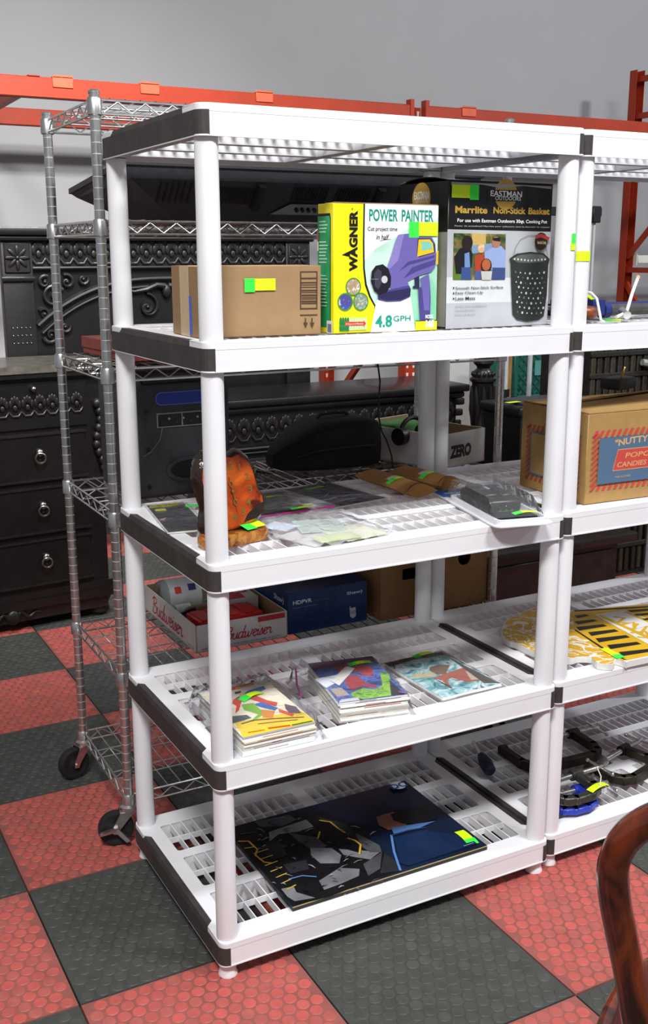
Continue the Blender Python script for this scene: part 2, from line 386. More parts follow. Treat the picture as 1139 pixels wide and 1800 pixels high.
def cap_mesh(side):
    b = MB(); e, ov, r, t = 0.0283, 0.0250, 0.020, 0.0016
    def arc(cx, cy, a0, rr): return [(cx+rr*math.cos(a0+PI/2*k/5), cy+rr*math.sin(a0+PI/2*k/5)) for k in range(6)]
    x0, y0, y1 = -ov, -e, SD+e
    out = [(-0.0045,y1+t)]+arc(x0+r,y1-r,PI/2,r+t)+arc(x0+r,y0+r,PI,r+t)+[(-0.0045,y0-t)]
    inn = [(-0.0045,y0)]+arc(x0+r,y0+r,PI,r)[::-1]+arc(x0+r,y1-r,PI/2,r)[::-1]+[(-0.0045,y1)]
    plate(b, [out+inn], -RIM, -0.0120, m_cap)
    b.hexa([(x0-t,0.050,-0.0125),(x0+0.0165,0.068,-0.0125),(x0+0.0165,SD-0.068,-0.0125),(x0-t,SD-0.050,-0.0125),
            (x0+0.002,0.058,-0.0012),(x0+0.0165,0.070,-0.0012),(x0+0.0165,SD-0.070,-0.0012),(x0+0.002,SD-0.058,-0.0012)], m_cap)
    if side > 0: b.v = [(SW-x,y,z) for x,y,z in b.v]; b.f = [f[::-1] for f in b.f]
    return b.mesh('end_cap')
me_deck = deck_mesh(); me_gr = {(i,j): grate_mesh(BX[i][1]-BX[i][0], BY[j][1]-BY[j][0]) for i in range(2) for j in range(3)}
me_cap = (cap_mesh(-1), cap_mesh(1))
def post_mesh(h):
    b = MB(); b.lathe([(0.0232,0.0),(0.0236,0.004),(0.0230,h*0.5),(0.0225,h)], m_wh, 24); return b.mesh('post')
me_post = [post_mesh(TIER[k]-RIM-TIER[k+1]) for k in range(4)]
fb = MB(); fb.lathe([(0.0215,0),(0.0220,0.003),(0.0190,0.010),(0.0180,TIER[4]-RIM+0.012)], m_wh, 24); me_foot = fb.mesh('foot')
def shelf_unit(loc, label):
    t = thing('shelf_unit', label, 'shelf', loc)
    for k, z in enumerate(TIER):
        d = inst(me_deck, 'shelf_tier', t, (0,0,z))
        for (i,j), me in me_gr.items(): inst(me, 'grate', d, (BX[i][0],BY[j][0],0))
        inst(me_cap[0], 'end_cap', d); inst(me_cap[1], 'end_cap', d)
        if k < 4:
            for x in (0,SW):
                for y in (0,SD): inst(me_post[k], 'post', t, (x,y,TIER[k+1]))
    for x in (0,SW):
        for y in (0,SD): inst(me_foot, 'foot', t, (x,y,0))
    return t
U2 = Vector((0.9195, 0.012, 0))
unit1 = shelf_unit((0,0,0), 'white plastic five tier shelf unit holding the boxed sprayer and comic stacks')
unit2 = shelf_unit(U2, 'white plastic shelf unit holding the popcorn carton, clamps and yellow sign')

# ================================================================== chrome wire rack on casters behind
m_chr = mat('chrome', hexc('#d6d6d4'), 0.3, metal=1.0, var=0.12, scale=40)
m_rub = mat('black_rubber_wheel', hexc('#1c1c1e'), 0.6, var=0.2, scale=40)
WR0 = Vector((-0.018, 0.632, 0)); WW, WD = 1.197, 0.448; WRZ = -0.004
WLEV = [1.912, 1.640, 1.288, 0.925, 0.493, 0.140]
def wire_shelf_mesh():
    b = MB(); r = 0.0032; zl = -0.030
    C = [(0,0),(WW,0),(WW,WD),(0,WD)]
    for i in range(4):
        p = Vector((*C[i],0)); q = Vector((*C[(i+1)%4],0)); L = (q-p).length; d = (q-p)/L
        for z in (0, zl): b.tube([p+d*0.016+Vector((0,0,z)), q-d*0.016+Vector((0,0,z))], r, m_chr, 6)
        n = max(2, round(L/0.036)); n += n % 2
        zz = [p+d*(0.022+(L-0.044)*k/n)+Vector((0,0,-0.003 if k % 2 else zl+0.003)) for k in range(n+1)]
        b.tube(zz, 0.0022, m_chr, 5)
    for k in range(1, 32): # deck wires run front to back
        x = WW*k/32; b.tube([(x,0.0,0.0035),(x,WD,0.0035)], 0.0016, m_chr, 5, caps=False)
    for y in (WD*0.33, WD*0.67):
        for z in (0.0, -0.024): b.tube([(0.0,y,z),(WW,y,z)], 0.0022, m_chr, 5)
        n = 30; b.tube([(WW*k/n, y, 0.0 if k % 2 else -0.024) for k in range(n+1)], 0.0017, m_chr, 5)
    return b.mesh('wire_shelf')
def wire_post_mesh():
    b = MB(); z0, z1 = 0.115, 1.93; R = 0.0127
    prof = [(R,z0)]; z = z0+0.0254
    while z < z1-0.02:
        prof += [(R,z-0.0016),(R-0.0012,z-0.0008),(R-0.0012,z+0.0008),(R,z+0.0016)]; z += 0.0254
    prof += [(R,z1-0.006),(R+0.0012,z1-0.005),(R+0.0012,z1),(R*0.6,z1+0.004)]
    b.lathe(prof, m_chr, 16); z = z0+0.0254; mg = mat('groove_shine', hexc('#e9e9e6'), 0.5, metal=0.3, var=0.02)
    while z < z1-0.02:
        vs = [((R-0.0006)*math.cos(2*PI*k/16), (R-0.0006)*math.sin(2*PI*k/16), z+q) for q in (-0.0006,0.0006) for k in range(16)]
        b.add(vs, [(k,(k+1)%16,16+(k+1)%16,16+k) for k in range(16)], mg, True); z += 0.0254
    return b.mesh('rack_post')
cb = MB(); cb.lathe([(0.0150,-0.036),(0.0178,-0.034),(0.0172,0.0),(0.0150,0.004)], m_chr, 18); me_collar = cb.mesh('collar')
def caster_parts(parent, loc, rz, brake):
    b = MB()
    b.lathe([(0.020,0.098),(0.026,0.102),(0.026,0.112),(0.014,0.118)], m_chr, 18)
    for s in (-1, 1):
        pl = [(-0.012,0.100),(0.024,0.100),(0.046,0.058),(0.046,0.040),(0.032,0.038),(0.026,0.052)]
        vs, fs = plate_data([pl], 0.003)
        T = Matrix(((1,0,0,0),(0,0,1,s*0.021),(0,1,0,0),(0,0,0,1)))
        b.add(vs, fs, m_chr, T=T)
    b.box((-0.012,-0.021,0.097),(0.026,0.021,0.101), m_chr)
    b.cyl((0.038,-0.026,0.048),(0.038,0.026,0.048), 0.006, m_chr, seg=10)
    y = b.build('caster', parent, loc, rz)
    w = MB(); T = Matrix.Translation((0.038,0,0.048)) @ Matrix.Rotation(PI/2, 4, 'X')
    w.lathe([(0.012,-0.016),(0.020,-0.013),(0.034,-0.013),(0.038,-0.015),(0.046,-0.014),(0.048,-0.008),(0.048,0.008),(0.046,0.014),(0.038,0.015),(0.034,0.013),(0.020,0.013),(0.012,0.016)], m_rub, 28, T=T)
    w.build('wheel', y)
    if brake:
        k = MB(); s = 0.0245
        k.hexa([(0.078,s+0.014,0.052),(0.082,s+0.014,0.046),(0.082,s-0.002,0.046),(0.078,s-0.002,0.052),(0.034,s+0.006,0.062),(0.036,s+0.006,0.050),(0.036,s-0.002,0.050),(0.034,s-0.002,0.062)], m_chr)
        k.hexa([(0.002,s+0.014,0.024),(0.012,s+0.014,0.020),(0.012,s-0.002,0.020),(0.002,s-0.002,0.024),(0.032,s+0.006,0.058),(0.044,s+0.006,0.054),(0.044,s-0.002,0.054),(0.032,s-0.002,0.058)], m_chr)
        k.build('brake_lever', y)
    return y
rack = thing('wire_rack', 'chrome wire shelving rack on black casters behind the white shelves', 'rack', WR0, WRZ)
me_ws = wire_shelf_mesh(); me_wp = wire_post_mesh()
for (x,y) in ((0,0),(WW,0),(WW,WD),(0,WD)):
    p = inst(me_wp, 'rack_post', rack, (x,y,0))
    for z in WLEV: inst(me_collar, 'collar', p, (0,0,z))
for z in WLEV: inst(me_ws, 'wire_shelf', rack, (0,0,z))
caster_parts(rack, (0,0,0), PI*0.92, True); caster_parts(rack, (0,WD,0), PI*1.08, False)
caster_parts(rack, (WW,0,0), 0.3, False); caster_parts(rack, (WW,WD,0), 0.8, False)
# ================================================================== goods on the first white unit
Z2, Z3, Z4, Z5 = TIER[1], TIER[2], TIER[3], TIER[4]
NY = mat('neon_yellow', hexc('#d8ff16'), 0.6, var=0.04, scale=60); NG = mat('neon_green', hexc('#3cf54a'), 0.6, var=0.05, scale=60)
PEN = ink('3a4a30')
def lot_tag(parent, O, U, V, w=0.062, h=0.022, green=0.26, flip=False, lift=0.0022, droop=0.0):
    """neon paper lot tag: yellow strip with a green end and faint pencil marks"""
    U = Vector(U).normalized(); V = Vector(V).normalized(); N = U.cross(V); O = Vector(O)+N*lift
    b = MB(); n = 6; t = 0.0004
    for i in range(n):
        a0, a1 = i/n, (i+1)/n; g = (a0 < green-0.01) if not flip else (a1 > 1-green+0.01)
        z0 = droop*(a0*(1-a0))*4; z1 = droop*(a1*(1-a1))*4
        P = lambda a, v, z: O+U*(a*w)+V*(v*h)+N*z
        hh = 1.0 if g else 0.97; lo = -0.12 if g else 0.0
        b.hexa([P(a0,lo,z0),P(a1,lo,z1),P(a1,hh,z1),P(a0,hh,z0),P(a0,lo,z0+t),P(a1,lo,z1+t),P(a1,hh,z1+t),P(a0,hh,z0+t)], NG if g else NY)
    o = b.build('lot_tag', parent); o['label'] = 'neon yellow and green paper tag'
    return o
def rot_frame(fl, fr): d = fr-fl; return math.atan2(d.y, d.x), math.hypot(d.x, d.y)
def carton(name, label, cat, fl, fr, z, top, back=None, depth=None, m=None, group=None, bev=0.0012, body='body'):
    """box standing on level z: front left and right bottom pixels, pixel of its front left top corner, back left top pixel"""
    A, B = onz(*fl, z), onz(*fr, z); rz, w = rot_frame(A, B); h = zat(A, *top)-z
    if back is not None:
        q = onz(*back, z+h)-A; depth = -q.x*math.sin(rz)+q.y*math.cos(rz)
    t = thing(name, label, cat, A+Vector((0,0,0.0012)), rz, group)
    b = MB(); b.rbox((0,0,0),(w,depth,h), bev, m, 1); b.build(body, t)
    return t, w, depth, h
X, Y, Z = Vector((1,0,0)), Vector((0,1,0)), Vector((0,0,1))
kraft = mat('kraft_board', hexc('#9c7d59'), 0.8, var=0.05, scale=40, bump=0.05, bscale=180)
tapem = mat('packing_tape', hexc('#cdb184'), 0.25, var=0.05, scale=40)

# ---- plain carton
t, w, d, h = carton('cardboard_box', 'plain brown carton with printed bars and two arrows', 'box', (351.5,596.2),(564.3,588.3),Z2,(351.5,469), depth=0.17, m=kraft)
BRN = ink('4a3524', 0.7)
f = Print((0,0,0), X, Z).setmap([(195,556),(1003,525),(1007,72),(195,72)], w, h)
for a in (((870,110),(983,110),(983,118),(870,118)),((866,352),(979,350),(979,360),(866,362)),((870,110),(878,110),(874,360),(866,360)),((977,110),(984,110),(980,358),(973,358)),((866,395),(980,393),(980,402),(866,404))): f.xp(a, BRN)
for y, q in ((152,9),(181,7),(197,4),(212,4),(232,7),(246,4),(263,8),(279,4),(289,4),(303,6),(316,7)): f.xp([(876,y),(978,y-1),(978,y+q-1),(876,y+q)], BRN)
for x in (900,943):
    f.xp([(x-4,418),(x+4,418),(x+4,450),(x-4,450)], BRN); f.xp([(x-15,448),(x+15,448),(x,486)], BRN)
f.build('front_print', t)
a = f.q(500,236); lot_tag(t, (a[0],-0.0002,a[1]), X, Z, 0.067, 0.024, 0.25)
b = MB(); b.box((-0.0006,0.060,0.0),(0.0002,0.115,h), tapem); b.box((0,0.060,h-0.0002),(w,0.115,h+0.0006), tapem); b.build('packing_tape', t)
BLU = ink('3d6ad6'); f = Print((0,d,0), -Y, Z)
f.rect(d-0.112,0.003,d-0.045,h*0.58, BLU); f.text('FRAGILE', d-0.075, 0.006, 0.06, 0.02, ink('dfe8f8'), rot=PI/2); f.build('blue_label', t)

# ---- sprayer carton
yel = mat('yellow_card', hexc('#f7ea1a'), 0.35, var=0.03, scale=30)
t, w, d, h = carton('sprayer_box', 'yellow and green carton of a power paint sprayer', 'box', (586,587.8),(765.8,580),Z2,(585,357.5), back=(526,359), m=yel)
f = Print((0,0,0), X, Z).setmap([(350,1170),(1080,1140),(1090,240),(345,233)], w, h)
BK, TEAL, WH = ink('141414'), ink('14907c'), ink('f4f6f4')
mint = art('mint_print', ['e6f4ee','cfeade','a4d9bd','7cc9a0'], 7, 0.35, dist=0.4)
f.xp([(556,236),(1089,241),(1080,1139),(636,1158),(640,975),(600,905),(570,820),(556,700),(553,500)], BK)
f.xp([(566,236),(1089,241),(1080,1139),(642,1158),(648,970),(612,900),(582,812),(568,700),(563,500)], mint)
f.xp([(566,236),(1089,241),(1088,330),(860,420),(640,560),(566,640)], WH)
f.xt('POWER', 595,362,800,274, TEAL, bold=0.03); f.xt('PAINTER', 825,361,1055,276, TEAL, bold=0.03)
f.xt('Cut project time', 585,440,796,400, ink('222a22'), bold=0.022); f.xt('in half', 646,492,738,455, ink('222a22'), shear=0.2, bold=0.02)
f.xs([(672,503),(700,494),(748,488)], 0.001, ink('222a22'))
a = f.q(516,720); c = f.q(516,285); f.text('WAGNER', a[0], a[1], c[1]-a[1], 0.0205, BK, bold=0.05, rot=PI/2, spacing=1.05)
f.xp([(405,603),(462,574),(462,616)], BK); f.xd(476,274,5, ink('8a7a20'))
for k, (cx,cy) in enumerate(((487,832),(430,941),(540,939))):
    f.xd(cx,cy,54, ink('3f8a36')); f.xd(cx,cy,46, art('photo_dot_%d'%k, [['c9c2b2','a58a66','e7e3da'],['6e4a3a','3c4aa0','d9c9b4'],['b8c3c8','7d8a70','dfe3e0']][k], 60, 0.4))
for k in range(7): f.xp([(458+k*18,1060),(466+k*18,1048),(474+k*18,1060),(474+k*18,1146-k),(458+k*18,1146-k)], ink('bfe0a0'))
for k in range(4): x = 390+k*17; f.xp([(x,1062),(x+7,1048),(x+15,1060),(x+15,1150),(x,1152)], ink('0c7a3a'))
f.xp([(388,1082),(456,1080),(456,1096),(388,1098)], ink('0c7a3a')); f.xp([(388,1122),(456,1120),(456,1134),(388,1137)], ink('0c7a3a'))
f.xp([(428,1084),(558,1082),(558,1072),(578,1096),(558,1120),(558,1110),(428,1112)], ink('d9342c')); f.xt('17 Feet in 5 Minutes', 434,1106,556,1090, WH)
# the sprayer picture
f.xp([(655,925),(893,905),(928,1148),(642,1158)], WH); f.xp([(609,1159),(648,930),(680,930),(680,1157)], WH)
P1, P2, P3 = ink('6c62a8'), ink('4a4284'), ink('2a2850')
f.xp([(945,840),(1030,800),(1036,900),(1034,1040),(1020,1110),(985,1122),(962,1085),(952,960)], P2)
f.xp([(958,770),(1020,735),(1030,800),(1028,1000),(990,1000),(975,860)], P1)
f.xp([(918,760),(952,750),(955,840),(910,842),(905,828),(920,822)], P3)
f.xp([(800,455),(880,445),(930,470),(1040,470),(1065,520),(1072,600),(1064,690),(1040,722),(960,745),(870,790),(880,830),(875,860),(760,860),(735,800),(720,700),(752,600),(780,500)], P1)
f.xp([(800,455),(840,450),(800,640),(742,700),(720,700),(752,600),(780,500)], ink('8a80c0'))
f.xp([(840,770),(900,690),(1066,630),(1066,668),(930,720)], P2); f.xp([(805,720),(870,650),(1062,600),(1060,618),(880,670)], P2)
f.xp([(940,480),(1030,480),(1060,520),(1064,580),(950,615),(932,600)], P3)
f.xp([(945,488),(1025,486),(1048,515),(1056,578),(935,612)], ink('f2c11c')); f.xp([(962,505),(1020,500),(1040,525),(1044,556),(968,570)], ink('7fc9b4'))
f.xp([(655,868),(880,820),(892,850),(884,905),(820,935),(720,940),(660,925)], P2); f.xp([(655,880),(890,838),(888,895),(820,925),(720,930),(660,915)], P3)
f.xp([(612,720),(640,680),(690,668),(730,700),(750,760),(748,820),(720,870),(670,890),(630,860),(606,790)], ink('191724'))
f.xp([(628,740),(655,700),(680,720),(690,790),(660,850),(636,830)], ink('3d3a4a')); f.xd(703,778,22, ink('c8c4cc')); f.xs([(606,775),(660,775)], 0.0008, ink('9a98a4'))
f.xt('4.8', 640,1126,760,1034, TEAL, bold=0.03); f.xt('GPH', 768,1082,892,1036, TEAL, bold=0.012); f.xt('Gallons Per Hour', 770,1112,896,1092, ink('a9b8b4'))
f.xp([(928,1075),(1082,1072),(1080,1140),(926,1147)], yel); f.xs([(926,1078),(1082,1074)], 0.0016, BK)
f.xt('MODEL', 998,1060,1058,1030, WH, bold=0.03); f.xt('165', 1000,1126,1062,1068, WH, bold=0.06); f.xp([(1072,570),(1086,568),(1084,665),(1070,668)], ink('f0c020'))
f.build('front_print', t)
a = f.q(876,462); lot_tag(t, (a[0],-0.0002,a[1]), X, Z, 0.075, 0.029, 0.27)
f = Print((0,d,0), -Y, Z).setmap([(270,1130),(350,1170),(345,233),(105,237)], d, h)   # left side
f = Print((0,d,0), -Y, Z)
grn = art('green_print', ['0f7a44','1d9a5a','3fb27a','8fd0b0'], 9, 0.35, dist=0.6)
f.poly([(0,0.012),(d*0.84,0.012),(d*0.84,h*0.89),(d*0.80,h*0.925),(0,h*0.925)], BK); f.poly([(0,0.012),(d*0.80,0.012),(d*0.80,h*0.875),(d*0.765,h*0.905),(0,h*0.905)], grn)
for k in range(26):
    v = h*(0.86-0.026*k)
    if k in (4,5,13,14,15): continue
    f.rect(d*0.10, v, d*(0.10+0.42+0.16*((k*37)%10)/10), v+h*0.008, ink('cfeede'))
f.rect(d*0.0,h*0.72,d*0.09,h*0.79, ink('b0524a')); f.rect(d*0.0,h*0.64,d*0.09,h*0.71, ink('d8cfc4'))
f.rect(d*0.62,0.0,d*0.99,h*0.10, ink('e9ecec'))
for k in range(12): f.rect(d*(0.66+0.022*k),h*0.01,d*(0.66+0.022*k+0.008+0.006*(k%3)),h*0.075, ink('55585a'))
f.build('side_print', t)
b = MB(); b.box((0.001,0.002,h),(w-0.001,d*0.55,h+0.0012), yel); b.box((0.001,0.0,h-0.0004),(w-0.002,0.003,h+0.002), kraft); b.build('lid_flap', t)

# ---- cooking basket carton
blackc = mat('black_card', hexc('#17171a'), 0.3, var=0.08, scale=30)
t, w, d, h = carton('basket_box', 'black and silver carton of a perforated cooking basket', 'box', (782.8,579.2),(961,570.8),Z2,(784.3,318), back=(676,325), m=blackc)
silv = mat('silver_card', hexc('#b9bcc0'), 0.3, var=0.14, scale=7)
f = Print((0,0,0), X, Z).setmap([(378,968),(975,940),(990,100),(383,92)], w, h)
GOLD, CRE = ink('c09a3e'), ink('e8dcae')
f.xp([(379,378),(984,381),(975,940),(378,968)], silv); f.xp([(379,660),(979,660),(977,800),(379,815)], ink('d6d8da'))
f.xd(712,165,66, GOLD); f.xp([(604,140),(812,138),(812,206),(604,206)], ink('1c1710')); f.xt('EASTMAN', 622,178,806,145, WH, bold=0.02); f.xt('OUTDOORS', 650,200,800,177, WH, bold=0.01)
f.xt('Marrlite', 420,282,606,240, GOLD, bold=0.035); f.xt('Non-Stick', 640,280,830,240, GOLD, bold=0.035); f.xt('Basket', 845,280,972,240, GOLD, bold=0.035)
f.xt('For use with Eastman Outdoors 30qt. Cooking Pot', 434,340,958,312, WH, bold=0.012)
f.xt('Panier de antiadhesif Marrlite pour utilisation avec la marmite de cuisson', 418,363,972,350, ink('c0c0bc'))
# photo of three people with a bowl
f.xp([(414,400),(716,400),(716,672),(414,676)], art('garden_photo', ['2a3a1c','4a5a2c','7a6a3a','8fa05a'], 26, 0.35))
f.xp([(520,400),(600,400),(600,470),(520,478)], ink('c8a860')); f.xp([(414,600),(520,640),(520,676),(414,676)], ink('5a7a2a')); f.xp([(520,470),(640,455),(640,500),(520,520)], ink('7d96b8'))
f.xp([(418,540),(450,490),(500,470),(525,520),(520,600),(490,640),(430,640)], ink('17181c')); f.xd(492,455,32, ink('241a18')); f.xp([(478,520),(505,510),(512,600),(480,610)], ink('6f8fc0')); f.xp([(462,600),(515,600),(518,672),(460,674)], ink('3a4f8a'))
f.xp([(538,530),(590,520),(592,620),(540,626)], ink('b04028')); f.xd(573,487,20, ink('d9a98a')); f.xp([(553,478),(590,462),(592,480),(560,488)], ink('e0c890')); f.xp([(540,620),(575,620),(574,672),(540,672)], ink('4a5a90'))
f.xp([(592,510),(640,480),(690,470),(716,500),(716,610),(640,620),(596,560)], ink('93a6d2')); f.xd(660,450,25, ink('a87860')); f.xp([(638,425),(680,420),(684,446),(640,440)], ink('1c1512')); f.xp([(640,600),(716,600),(716,670),(640,672)], ink('3c4c80'))
f.xd(604,590,32, ink('2a1a14')); f.xd(604,584,25, ink('b0603a')); f.xp([(574,622),(640,622),(634,674),(580,674)], ink('c4c2bc'))
for k, s_ in enumerate(('Smooth Non-Stick Surface','Easy Clean-Up','Less Mess')):
    y = 733+k*32; f.xd(418,y-10,4, BK); f.xt(s_, 428,y,(706,588,543)[k],y-24, ink('2c2c30'), bold=0.01)
for k, (s_, x) in enumerate((('Surface lisse antiadhesive',612),('Nettoyage facile',543),('Moins de gachis',545))): f.xt(s_, 428,838+k*26,x,822+k*26, ink('8d9094'))
# picture of the basket
DG = ink('2c302e')
f.xs([(760,540),(772,480),(800,430),(850,405),(905,405),(940,440),(960,500),(966,540)], 0.0012, ink('6a6e70'))
f.xp([(738,545),(780,515),(860,503),(940,510),(976,545),(968,580),(965,760),(950,890),(920,915),(850,924),(790,912),(764,880),(752,720),(745,575)], DG)
f.xp([(752,548),(790,525),(860,514),(935,520),(962,546),(930,562),(860,570),(790,568)], ink('5a605c'))
for k in range(10): f.xd(768+k*20, 556-abs(k-4.5)*2, 5, ink('c9cecc'), 8)
for r_ in range(9):
    for k in range(7):
        x = 775+k*28+(14 if r_ % 2 else 0)+r_*1.5; y = 625+r_*30+8*math.sin(k/2)
        if x < 950-r_: f.xd(x, y, 4 if (r_+k) % 3 else 6, ink('b9c2be') if (r_*3+k) % 4 else ink('5c625e'), 8)
f.xd(915,440,38, ink('2a1c10')); f.xs([(880,414),(915,405),(962,425)], 0.008, ink('a83a36')); f.xt('Non-Stick Coating', 893,462,945,436, CRE)
f.build('front_print', t)
a = f.q(396,192); lot_tag(t, (a[0],-0.0002,a[1]), X, Z, 0.075, 0.028, 0.2, flip=True)
f = Print((0,d,0), -Y, Z)
f.rect(0.001,0.004,d-0.001,h*0.66, mat('grey_card', hexc('#8c9096'), 0.3, var=0.3, scale=9)); f.disc(d*0.46,h*0.895,0.034, GOLD)
f.text('EASTMAN', d*0.31,h*0.888,d*0.30,0.017, WH, bold=0.02); f.text('OUTDOORS', d*0.345,h*0.864,d*0.25,0.012, WH)
for k in range(6): f.rect(d*0.06,h*(0.60-0.02*k),d*0.14,h*(0.606-0.02*k), ink('5a5e64'))
f.build('side_print', t)
b = MB()   # lid flap that bulges up at the back
n = 8
for i in range(n):
    a0, a1 = i/n, (i+1)/n; z0 = h+0.010*math.sin(PI*a0); z1 = h+0.010*math.sin(PI*a1)
    b.hexa([(0.0,d*a0,z0),(w*0.48,d*a0,h),(w*0.48,d*a1,h),(0.0,d*a1,z1),(0.0,d*a0,z0+0.002),(w*0.48,d*a0,h+0.002),(w*0.48,d*a1,h+0.002),(0.0,d*a1,z1+0.002)], kraft if i in (7,) else blackc)
b.box((w*0.5,0.0,h),(w,d,h+0.002), blackc); b.build('lid_flap', t)
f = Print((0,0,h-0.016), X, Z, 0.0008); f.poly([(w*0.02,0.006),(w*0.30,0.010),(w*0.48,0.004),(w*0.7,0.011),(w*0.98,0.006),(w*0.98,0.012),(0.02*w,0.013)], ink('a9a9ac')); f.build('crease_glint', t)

# ---- neon tags wrapped on the neighbouring posts
def post_tag(unit, x, y, z0, h, a0, a1, m, name='lot_tag'):
    b = MB(); n = 6; R = 0.0242
    for i in range(n):
        p, q = a0+(a1-a0)*i/n, a0+(a1-a0)*(i+1)/n
        f_ = lambda a, r, z: (x+r*math.cos(a), y+r*math.sin(a), z)
        b.hexa([f_(p,R,z0),f_(q,R,z0),f_(q,R+.0004,z0),f_(p,R+.0004,z0),f_(p,R,z0+h),f_(q,R,z0+h),f_(q,R+.0004,z0+h),f_(p,R+.0004,z0+h)], m)
    o = b.build(name, unit); o['label'] = 'neon paper tag stuck on the post'
P = Vector((SW,0,0)); post_tag(unit1, SW, 0, zat(P,1000,440), 0.016, math.radians(-95), math.radians(-48), NY); post_tag(unit1, SW, 0, zat(P,1000,430), 0.024, math.radians(-92), math.radians(-56), NG)
P = U2.copy(); post_tag(unit2, 0, 0, zat(P,1020,459), 0.022, math.radians(-150), math.radians(-52), NY)

# ---- flat goods: rectangle from its four picture corners BL BR TR TL on level z
def flat_frame(px, z):
    q = [onz(x,y,z) for x,y in px]; rz, w1 = rot_frame(q[0], q[1]); _, w2 = rot_frame(q[3], q[2])
    n = Vector((-math.sin(rz), math.cos(rz), 0)); u = Vector((math.cos(rz), math.sin(rz), 0))
    h = ((q[3]-q[0]).dot(n)+(q[2]-q[1]).dot(n))/2
    # centre of the four points decides the place
    c = sum(q, Vector())/4; w = (w1+w2)/2
    return c-u*(w/2)-n*(h/2), rz, w, h
m_paper = mat('white_paper', hexc('#e6e3da'), 0.6, var=0.04, scale=50)
m_film = film('clear_bag', alpha=0.06, rough=0.14); m_film2 = film('cloudy_bag', alpha=0.22, rough=0.2)
m_pink = mat('pink_zip', hexc('#d23aa0'), 0.3, var=0.06)
def bag(parent, x0, y0, x1, y1, z1, m, name='clear_bag', seed=1, sag=0.004, pad=0.0):
    """crinkled clear bag lying over a stack: a domed sheet that comes down to the shelf all round"""
    rnd = random.Random(seed); nx, ny = 14, 14; vs = []
    for j in range(ny+1):
        for i in range(nx+1):
            a, c = i/nx, j/ny; e = min(a, 1-a, c, 1-c)
            x = x0+(x1-x0)*a; y = y0+(y1-y0)*c
            inside = pad < (x-x0) and (x1-x) > pad and (y-y0) > pad and (y1-y) > pad
            z = z1+0.001 if inside else 0.0015+max(0, z1*0.25*min(1, e*9))
            z += rnd.uniform(0, sag)*(0.6 if inside else 1.0)
            if e > 0: x += rnd.uniform(-.003,.003); y += rnd.uniform(-.003,.003)
            vs.append((x,y,z))
    fs = [(j*(nx+1)+i, j*(nx+1)+i+1, (j+1)*(nx+1)+i+1, (j+1)*(nx+1)+i) for j in range(ny) for i in range(nx)]
    b = MB(); b.add(vs, fs, m, True); me = b.mesh(name); o = bpy.data.objects.new(name, me); link(o, parent)
    return o
def stack(name, label, px, ztop, z, n, seed, group='bagged comic stacks on the fourth shelf'):
    """pile of thin comics; returns the pile and its print face on the top cover"""
    O, rz, w, h = flat_frame(px, ztop); rnd = random.Random(seed)
    t = thing(name, label, 'comics', (O.x,O.y,z+0.0015), rz, group); H = ztop-z-0.0015
    tones = [mat('page_edge_%d'%k, hexc(c), 0.6, var=0.05, scale=90) for k, c in enumerate(('#e9e6df','#d9d2c2','#efeeea','#cdb89a','#f2f2ef','#c9c4bb'))]
    for k in range(n):
        b = MB(); a = H*k/n; e = H*(k+1)/n-0.0005; dx = rnd.uniform(-.003,.003) if k < n-1 else 0; dy = rnd.uniform(-.004,.002) if k < n-1 else 0
        b.box((dx,dy,a),(w+dx,h+dy,e), tones[rnd.randrange(6)])
        if rnd.random() < 0.5: b.box((w*rnd.uniform(.1,.4)+dx,dy-0.0003,a+(e-a)*.3),(w*rnd.uniform(.5,.95)+dx,dy+0.0001,a+(e-a)*.7), ink(rnd.choice(('b0463c','9a8f86','c08a6a','7d7a88'))))
        b.build('comic', t)
    f = Print((0,0,H-0.0005), X, Y).setmap(px, w, h)
    return t, f, w, h, H
K4 = lambda x, y: (310+x/3.928, 1160+y/3.928)
def mp(f, K): # accept crop pixels
    f.K = K; f.q0 = f.q; f.q = lambda x, y: f.q0(*K(x, y)); return f
# first pile: yellow cover
t, f, w, h, H = stack('comic_stack', 'thick bagged comic pile with a yellow, red and blue cover', [K4(490,527),K4(975,420),K4(612,150),K4(115,225)], Z4+0.047, Z4, 11, 3)
mp(f, K4); Yc = ink('eccb2c')
f.rect(0,0,w,h, ink('efe6cf')); f.xp([(490,525),(975,420),(870,350),(420,430)], Yc); f.xp([(115,225),(612,150),(640,170),(150,250)], ink('efe9dc'))
f.xp([(300,200),(515,165),(535,178),(330,222)], ink('cf4a2c')); f.xp([(395,195),(515,172),(520,180),(400,205)], ink('e8a23a'))
f.xp([(400,270),(500,215),(600,190),(620,210),(520,255),(470,275)], ink('2a5fb4')); f.xp([(430,240),(470,232),(480,262),(440,272)], ink('e2b48c')); f.xp([(395,225),(440,218),(442,232),(400,240)], ink('241c1c'))
f.xp([(470,262),(520,240),(640,285),(712,300),(705,325),(600,300)], ink('cf3a2c')); f.xp([(540,310),(600,296),(720,335),(700,352),(600,330)], ink('2f6ab8'))
f.xp([(455,310),(540,300),(630,370),(560,420),(540,415),(585,375),(480,345)], ink('7fb53a')); f.xp([(390,275),(445,265),(455,290),(440,350),(415,370),(420,320),(385,300)], ink('d63c2a'))
f.xp([(600,345),(700,355),(690,400),(620,395)], ink('d98a2e')); f.xp([(720,340),(830,375),(825,392),(730,362)], ink('d8502c')); f.xp([(760,310),(840,330),(880,370),(800,370),(770,340)], ink('5a4a5a'))
f.xp([(385,390),(500,380),(540,400),(470,420),(390,440)], ink('4a4f5c')); f.xs([(470,440),(560,415),(700,405),(900,395)], 0.004, ink('4a2a10')); f.xs([(590,440),(720,425),(860,412)], 0.003, ink('6a3a12'))
